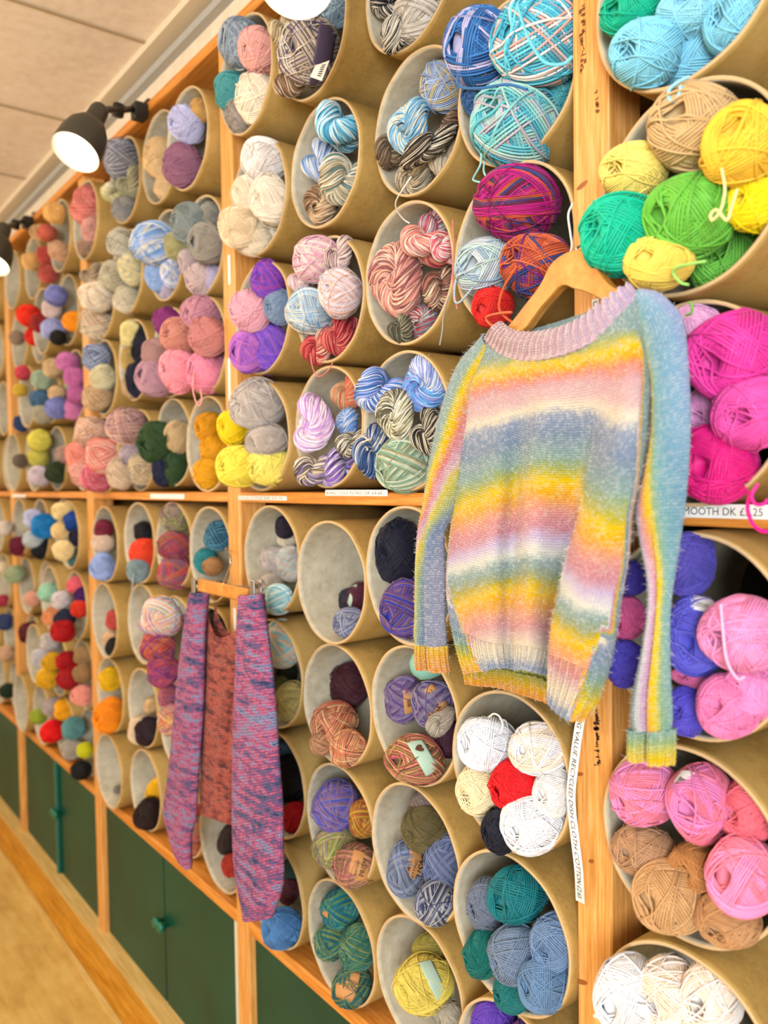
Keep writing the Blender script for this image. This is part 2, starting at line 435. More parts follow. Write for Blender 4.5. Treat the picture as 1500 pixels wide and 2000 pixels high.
slab('wall_upper', -6.4, 2.2, FRONT+.012, FRONT+DEPTH, RAIL_TOP+.0005, CEIL-.0005, wall_m)
wf = slab('wall_front', -6.5, .2, -2.7, -2.6, -.05, CEIL+.05, wall_m)
trim_m = plain('white_trunking', 'dccdb2', .6)
slab('trim_1', -6.4, 2.2, FRONT-.045, FRONT+.0115, CEIL-.022, CEIL-.0005, trim_m)
slab('trim_2', -6.4, 2.2, FRONT-.012, FRONT+.0115, CEIL-.060, CEIL-.040, plain('grey_trunking', 'a8a8a4', .5))
groove = plain('tile_joint', 'b09a7c', .9)
for i in range(9):
    x = -.35-i*.62
    slab('trim_%d' % (3+i), x-.006, x+.006, -2.6, FRONT-.046, CEIL-.004, CEIL-.0005, groove)
for i in range(5):
    y = .30-i*.6
    slab('trim_%d' % (12+i), -6.4, 2.2, y-.006, y+.006, CEIL-.0095, CEIL-.0045, groove)

# cupboard doors under the shelving
green = NT('dark_green_gloss'); gn = green.noise(green.mapping((1, 1, 1)), 4, 3)
green.set(Base_Color=green.ramp(gn, [(.3, '003c2c'), (.7, '004a38')]), Roughness=.42, Specular_IOR_Level=.3); green = green.m
green_l = plain('green_knob', '0f6a50', .3)
DOOR_BOT = .105
dn = 0
for b in range(1, 5):
    xr = X0-(b-1)*BAY; xl = xr-BAY+PW; mid = (xl+xr)/2
    if b == 4: xl, mid = -6.2, -5.1
    for (a, c, side) in ((mid+.004, xr-.002, 'right'), (xl+.002, mid-.004, 'left')):
        mb = MB(); mb.box(a, c, FRONT+.018, FRONT+.036, DOOR_BOT+.001, BASE_BOT-.001, bev=.002)
        d = mb.obj('cupboard_door', green)
        tag(d, 'glossy dark green cupboard door, %s one of the pair below the %s' % (side, BAYNAME[b]), 'cupboard door', 'green cupboard doors')
        kx = mid+(.018 if side == 'right' else -.018); kz = float(at(320, 1815, FRONT)[2])
        kb = MB(); kb.lathe([(.0, 0), (.007, 0), (.007, .012), (.015, .016), (.017, .024), (.011, .031), (0, .032)], (kx, FRONT+.018, kz), (0, -1, 0), 16)
        kb.obj('knob', green_l, d, True)
for b in (2, 3):
    xr = X0-(b-1)*BAY; mid = (xr+xr-BAY+PW)/2
xg = X0-BAY
mb = MB(); mb.box(xg-.022, xg-.002, FRONT+.004, FRONT+.016, DOOR_BOT+.001, BASE_BOT-.001, bev=.001)
tag(mb.obj('edging_strip', plain('pale_edging', 'cfcfbc', .5)), 'pale grey edging strip beside the clip hanger post, over the green door', 'edging strip')
teal_d = plain('teal_strip', '0a6458', .4)
xb = X0-2.5*BAY+.03
mb = MB(); mb.box(xb-.012, xb+.012, FRONT+.004, FRONT+.0165, DOOR_BOT+.001, BASE_BOT-.001, bev=.001)
tag(mb.obj('edging_strip', teal_d), 'teal cover strip between the green doors of the far left bay', 'edging strip')
# boarding at the foot of the cupboards
yel = wood('varnished_plinth', ['b07820', 'd0942c', 'e0aa44'], (1.0, 18, 18), .35)
yel2 = wood('pale_plinth_edge', ['c9a258', 'dcbb74', 'e8cb8a'], (1.0, 18, 18), .4)
slab('baseboard_back', -6.2, 1.2, .915, FRONT+.05, 0, DOOR_BOT-.008, yel)
slab('trim_20', -6.2, 1.2, .905, FRONT+.05, DOOR_BOT-.0075, DOOR_BOT, yel2)
slab('trim_21', -6.2, 1.2, .861, .9145, -.03, .012, yel)
slab('trim_22', -6.2, 1.2, .848, .8605, -.03, .016, yel2)

# ------------------------------------------------------------------ price strips and writing
paper = plain('white_paper', 'f4f2ec', .6); ink = plain('black_ink', '1c1c20', .7)
def text_geo(s, size, shear=0.0):
    c = bpy.data.curves.new('t', 'FONT'); c.body = s; c.size = size; c.shear = shear; c.align_x = 'LEFT'; c.resolution_u = 3
    o = bpy.data.objects.new('t', c); COL.objects.link(o)
    dg = bpy.context.evaluated_depsgraph_get(); me = bpy.data.meshes.new_from_object(o.evaluated_get(dg))
    v = np.array([tuple(x.co) for x in me.vertices]).reshape(-1, 3); t = []
    for p in me.polygons:
        ix = list(p.vertices)
        for k in range(1, len(ix)-1): t.append((ix[0], ix[k], ix[k+1]))
    bpy.data.objects.remove(o); bpy.data.curves.remove(c); bpy.data.meshes.remove(me)
    if len(v): v[:, 0] -= v[:, 0].min()
    return v, np.array(t)
def text_on(parent, s, height, fmap, name='lettering', mat=None, width=None, shear=0.0):
    """fmap maps (along, up) in metres to world"""
    v, t = text_geo(s, height/.72, shear)
    if width: v[:, 0] *= width/v[:, 0].max()
    w = np.array([fmap(a, b) for a, b, _ in v])
    return MB().add(w, t=t).obj(name, mat or ink, parent)
def shelf_strip(pxl, pxr, pyl, label, text, h=.014, dz=0, full=None, tcol=None):
    """paper price strip stuck on the front edge of a shelf"""
    y = FRONT+.0005
    a = at(pxl, pyl, y); b = at(pxr, pyl, y); x0, x1 = a[0], b[0]
    zc = a[2]
    o = MB().box(x0, x1, y-.0008, y+.0004, zc-h/2, zc+h/2).obj('price_strip', paper); tag(o, label, 'price label', 'price strips on the shelf edges')
    if text: text_on(o, text, h*.55, lambda u, v: (x0+.006+u, y-.0011, zc-h*.27+v), mat=tcol, width=(x1-x0)*.9)
    return o
grey_ink = plain('faded_ink', '6a6660', .8)
shelf_strip(636, 757, 962.5, 'white price strip with crisp grey print under the violet hanks on the middle bay shelf', 'KING COLE FJORD DK £4.60', .0118, tcol=plain('grey_print', '4a4844', .8))
shelf_strip(466, 560, 972, 'white price strip with faint print at the left end of the middle shelf', 'KING COLE DK £4.75', .0095, tcol=grey_ink)
shelf_strip(294, 360, 969, 'blank looking white price strip on the left bay shelf edge', '', .014)
shelf_strip(24, 50, 968, 'small white price strip on the far left bay shelf edge', '', .014)
shelf_strip(1240, 1512, 995, 'white price strip with large print under the magenta yarn, right of the jumper', 'COTTON SMOOTH DK £5.25', .0175, tcol=plain('grey_print2', '3f3d42', .8))

# long strip that hangs down the nearest post, reading downwards
P0 = next(o for o in bpy.data.objects if o.get('label') == post_words[0])
key = [(1140, 1385), (1131, 1425), (1121, 1500), (1116, 1560), (1124, 1640), (1131, 1700), (1134, 1762)]
kw = np.array([at(px-1, py, FRONT-.0025-(.026 if 1490 < py < 1710 else .006)) for px, py in key]); kp = smooth_poly(kw, 60)
hw = .0078
L = MB(); V = []
for p in kp: V += [(p[0]-hw, p[1], p[2]), (p[0]+hw, p[1], p[2]), (p[0]+hw, p[1]+.0006, p[2]), (p[0]-hw, p[1]+.0006, p[2])]
Q = []
for i in range(len(kp)-1):
    for k in range(4): Q.append((i*4+k, i*4+(k+1) % 4, i*4+4+(k+1) % 4, i*4+4+k))
strip = L.add(V, Q).obj('price_strip', paper)
tag(strip, 'long white printed strip running down the edge of the nearest post below the jumper', 'price label')
arc = np.concatenate([[0], np.cumsum(np.linalg.norm(np.diff(kp, axis=0), axis=1))])
def smap(u, v):
    s = np.clip(u+.004, 0, arc[-1]); p = [np.interp(s, arc, kp[:, i]) for i in range(3)]
    return (p[0]-.0034+v, p[1]-.0009, p[2])
text_on(strip, 'E BIG VALUE RECYCLED DISH CLOTH COTTON £2.65', .0078, smap, width=arc[-1]-.012, shear=.2)

def post_tag(k, px, py0, py1, label):
    a = at(px, py0, FRONT-.0006); b = at(px, py1, FRONT-.0006); x = a[0]
    o = MB().box(x-.006, x+.006, FRONT-.001, FRONT-.0002, b[2], a[2]).obj('price_strip', paper); tag(o, label, 'price label', 'upright price strips on the posts'); return o
post_tag(1, 447, 498, 556, 'upright white price strip level with the purple yarn, left bay edge of the post')
post_tag(1, 447, 700, 800, 'longer upright white price strip just above the middle shelf on the post')
post_tag(1, 458, 1188, 1245, 'upright white price strip below the clip hanger on the post')
o = post_tag(0, 1163, 584, 604, 'small white tag on the nearest post just right of the wooden coat hanger')
a = at(1158, 600, FRONT-.0012); text_on(o, 'C', .008, lambda u, v: (a[0]+u, a[1], a[2]+v))
# inked grading stamps on the nearest post: short dark strokes
rng = random.Random(4)
def stamp(px, py0, py1, n, col):
    mb = MB()
    for i in range(n):
        py = py0+(py1-py0)*i/n; c = at(px+rng.uniform(-2, 2), py, FRONT-.0004)
        for j in range(2):
            w = rng.choice([.0012, .004, .005]); h = rng.choice([.0015, .004, .006]); dx = rng.uniform(-.003, .003); dz = rng.uniform(-.003, .003)
            mb.box(c[0]+dx-w/2, c[0]+dx+w/2, c[1]-.0002, c[1]+.0003, c[2]+dz-h/2, c[2]+dz+h/2)
    return mb.obj('inked_stamp', col, P0)
faint = plain('faint_stamp', '7a4a22', .8)
s1 = stamp(1166, 1385, 1500, 17, plain('stamp_ink', '3a2416', .8)); s1['label'] = 'dark inked grading stamp'
stamp(1138, 10, 150, 14, faint); stamp(1165, 180, 230, 4, faint)
# knots in the post
kn = plain('pine_knot', '9a5a2a', .5)
for (px, py, rx, rz) in ((1137, 362, .010, .004), (1136, 1918, .011, .004), (1155, 1682, .005, .003), (1133, 1512, .006, .003)):
    c = at(px, py, FRONT-.0002); mb = MB(); V = [c]+[(c[0]+rx*math.cos(a), c[1]-.0001, c[2]+rz*math.sin(a)+.3*rx*math.cos(a)) for a in np.arange(14)*2*PI/14]
    mb.add(V, t=[(0, 1+i, 1+(i+1) % 14) for i in range(14)]).obj('knot', kn, P0)
# ------------------------------------------------------------------ cardboard tubes
RO, RI, TL = .1283, .1235, .335
def tube_mesh(seed):
    rng = random.Random(seed); n = 64; rings = 6
    e = rng.uniform(.001, .003); ph = rng.uniform(0, 6); e3 = rng.uniform(0, .003)
    def rad(r, a, y): return r*(1-.004)+(-abs(e)+e*math.cos(2*(a+ph))+e3*math.cos(3*a+ph))*(.5+.5*math.cos(min(1, y/.1)*PI))*.5
    V = []; fm = []; Q = []
    ys = [0, .01, .05, .1, .2, TL]
    for r in (RO, RI):
        for y in ys:
            for k in range(n):
                a = 2*PI*k/n; rr = rad(r, a, y); V.append((rr*math.cos(a), y+(.0006*math.sin(9*a+ph) if y == 0 else 0), rr*math.sin(a)))
    R = len(ys)
    for i in range(R-1):
        for k in range(n):
            k2 = (k+1) % n; a, b = i*n, (i+1)*n; Q.append((a+k, b+k, b+k2, a+k2)); fm.append(0)
            c, d = (R+i)*n, (R+i+1)*n; Q.append((c+k, c+k2, d+k2, d+k)); fm.append(1)
    for k in range(n):
        k2 = (k+1) % n; Q.append((k, k2, R*n+k2, R*n+k)); fm.append(2)
        a, c = (R-1)*n, (2*R-1)*n; Q.append((a+k, c+k, c+k2, a+k2)); fm.append(2)
    return fast_mesh('cardboard_tube', V, Q, None, None, True, [CARD, LINING, RIM], fm)
TM = [tube_mesh(i) for i in range(5)]
ROWW = {'u': ['top', 'second', 'third', 'shelf-level'], 'l': ['first', 'second', 'third', 'lowest']}
BAYOF = {'A': 0, 'B': 1, 'L': 1, 'C': 2, 'D': 2, 'E': 3, 'G': 3, 'H': 4, 'I': 4}
# far left bays repeat the same grid one pitch further on
for k in range(2):
    for part, zs in (('E' if k == 0 else 'H', (.905, .64, .372, .109)), ('G' if k == 0 else 'I', (-.178, -.44, -.70, -.959))):
        n = 0
        for iz, z in enumerate(zs):
            for ix in range(4 if k == 0 else 3):
                n += 1; x = X0-(2+k)*BAY-.1285-.257*ix
                TUBES['%s%d' % (part, n)] = (x, .93+.02*((iz*5+ix*3) % 4)-.02, z)
def place_words(name):
    x, y, z = TUBES[name]; b = BAYOF[name[0]]
    xr = (X0-(b-1)*BAY) if b else 0
    up = z > -.02
    zz = [.925, .65, .38, .11] if up else [-.18, -.45, -.70, -.96]
    r = int(np.argmin([abs(z-q) for q in zz])); w = ROWW['u' if up else 'l'][r]
    if b == 0: col = ''
    else:
        cpos = (xr-x)/BAY*4; c = int(min(3, max(0, math.floor(cpos)))); col = ['rightmost', 'third', 'second', 'leftmost'][c] if b < 4 else ['rightmost', 'middle', 'left'][min(2, c)]
    return w, col, ('upper ' if up else 'lower ')+BAYNAME[b]
tubes = {}; tube_ph = {}
seenlab = {}
for i, (nm, (x, y, z)) in enumerate(TUBES.items()):
    o = link('cardboard_tube', TM[i % 5]); o.location = (x, y, H0+z); o.rotation_euler = (0, (i % 4)*PI/2, 0)
    r, c, b = place_words(nm)
    ph = ' '.join(t for t in ('%s row' % r, ('%s column' % c) if c else '', b) if t)
    if ph in seenlab: ph += ' again'
    seenlab[ph] = 1
    tubes[nm] = o; tube_ph[nm] = ph
    o['group'] = 'cardboard tubes stacked as pigeonholes'; o['category'] = 'cardboard tube'

# ------------------------------------------------------------------ yarn
balls = {}
BMAT = {}
def place_ball(tn, kind, px, py, rx, ry, d, name, cols, freq, idx):
    tx, ty, tz = TUBES[tn]; tz += H0
    rng = random.Random(hash((px*7+py*13+idx)) & 0xffff)
    best = None
    for dd in [d+k*.5*sg for k in range(0, 31) for sg in (1, -1)]:
        if dd < -5.5 or dd > 20: continue
        Yc = ty+dd*.01; P = at(px, py, Yc); s = ppm(P); ax, az = rx/s, ry/s
        dx, dz = P[0]-tx, P[2]-tz; rr = math.hypot(dx, dz)
        lim = max(0., (RI-max(ax, az)*.95) if dd > 0 else RI-min(max(ax, az), .062)*.86)
        cost = max(0, rr-lim)*100+abs(dd-d)*.10
        if best is None or cost < best[0]: best = (cost, P, s, ax, az, dx, dz, rr, lim)
    _, P, s, ax, az, dx, dz, rr, lim = best
    if rr > lim:
        f = lim/rr; P[0] = tx+dx*f; P[2] = tz+dz*f
    me = PROTO[kind][idx % len(PROTO[kind])]
    o = link({'b': 'yarn_ball', 'f': 'yarn_ball', 'h': 'yarn_hank', 'o': 'yarn_hank'}[kind], me)
    o.location = P
    o.scale = (ax*.97, (ax+az)/2*1.0, az*.97)
    if kind in 'ho': o.scale = (ax*1.0, max(ax, az)*1.0, az*1.0)
    flip = rng.choice([0, PI]) if abs(ax-az) > .12*max(ax, az) else rng.uniform(0, 6.28)
    E_ = Matrix.Rotation(rng.uniform(-.25, .25), 3, 'X') @ Matrix.Rotation(rng.uniform(-.3, .3), 3, 'Z') @ Matrix.Rotation(flip, 3, 'Y')
    if kind == 'h' and rng.random() < .6:   # lying across the tube
        E_ = Matrix.Rotation(rng.uniform(-.4, .4), 3, 'Y') @ Matrix.Rotation(rng.uniform(.5, 1.1), 3, 'X')
    o.rotation_euler = E_.to_euler()
    m = yarn_mat(cols.split(','), freq)
    o.material_slots[0].link = 'OBJECT'; o.material_slots[0].material = m
    o['category'] = 'yarn ball' if kind in 'bf' else 'yarn hank'
    o['group'] = 'yarn balls and hanks in the cardboard tubes'
    o['_n'] = name; o['_t'] = tn
    return o
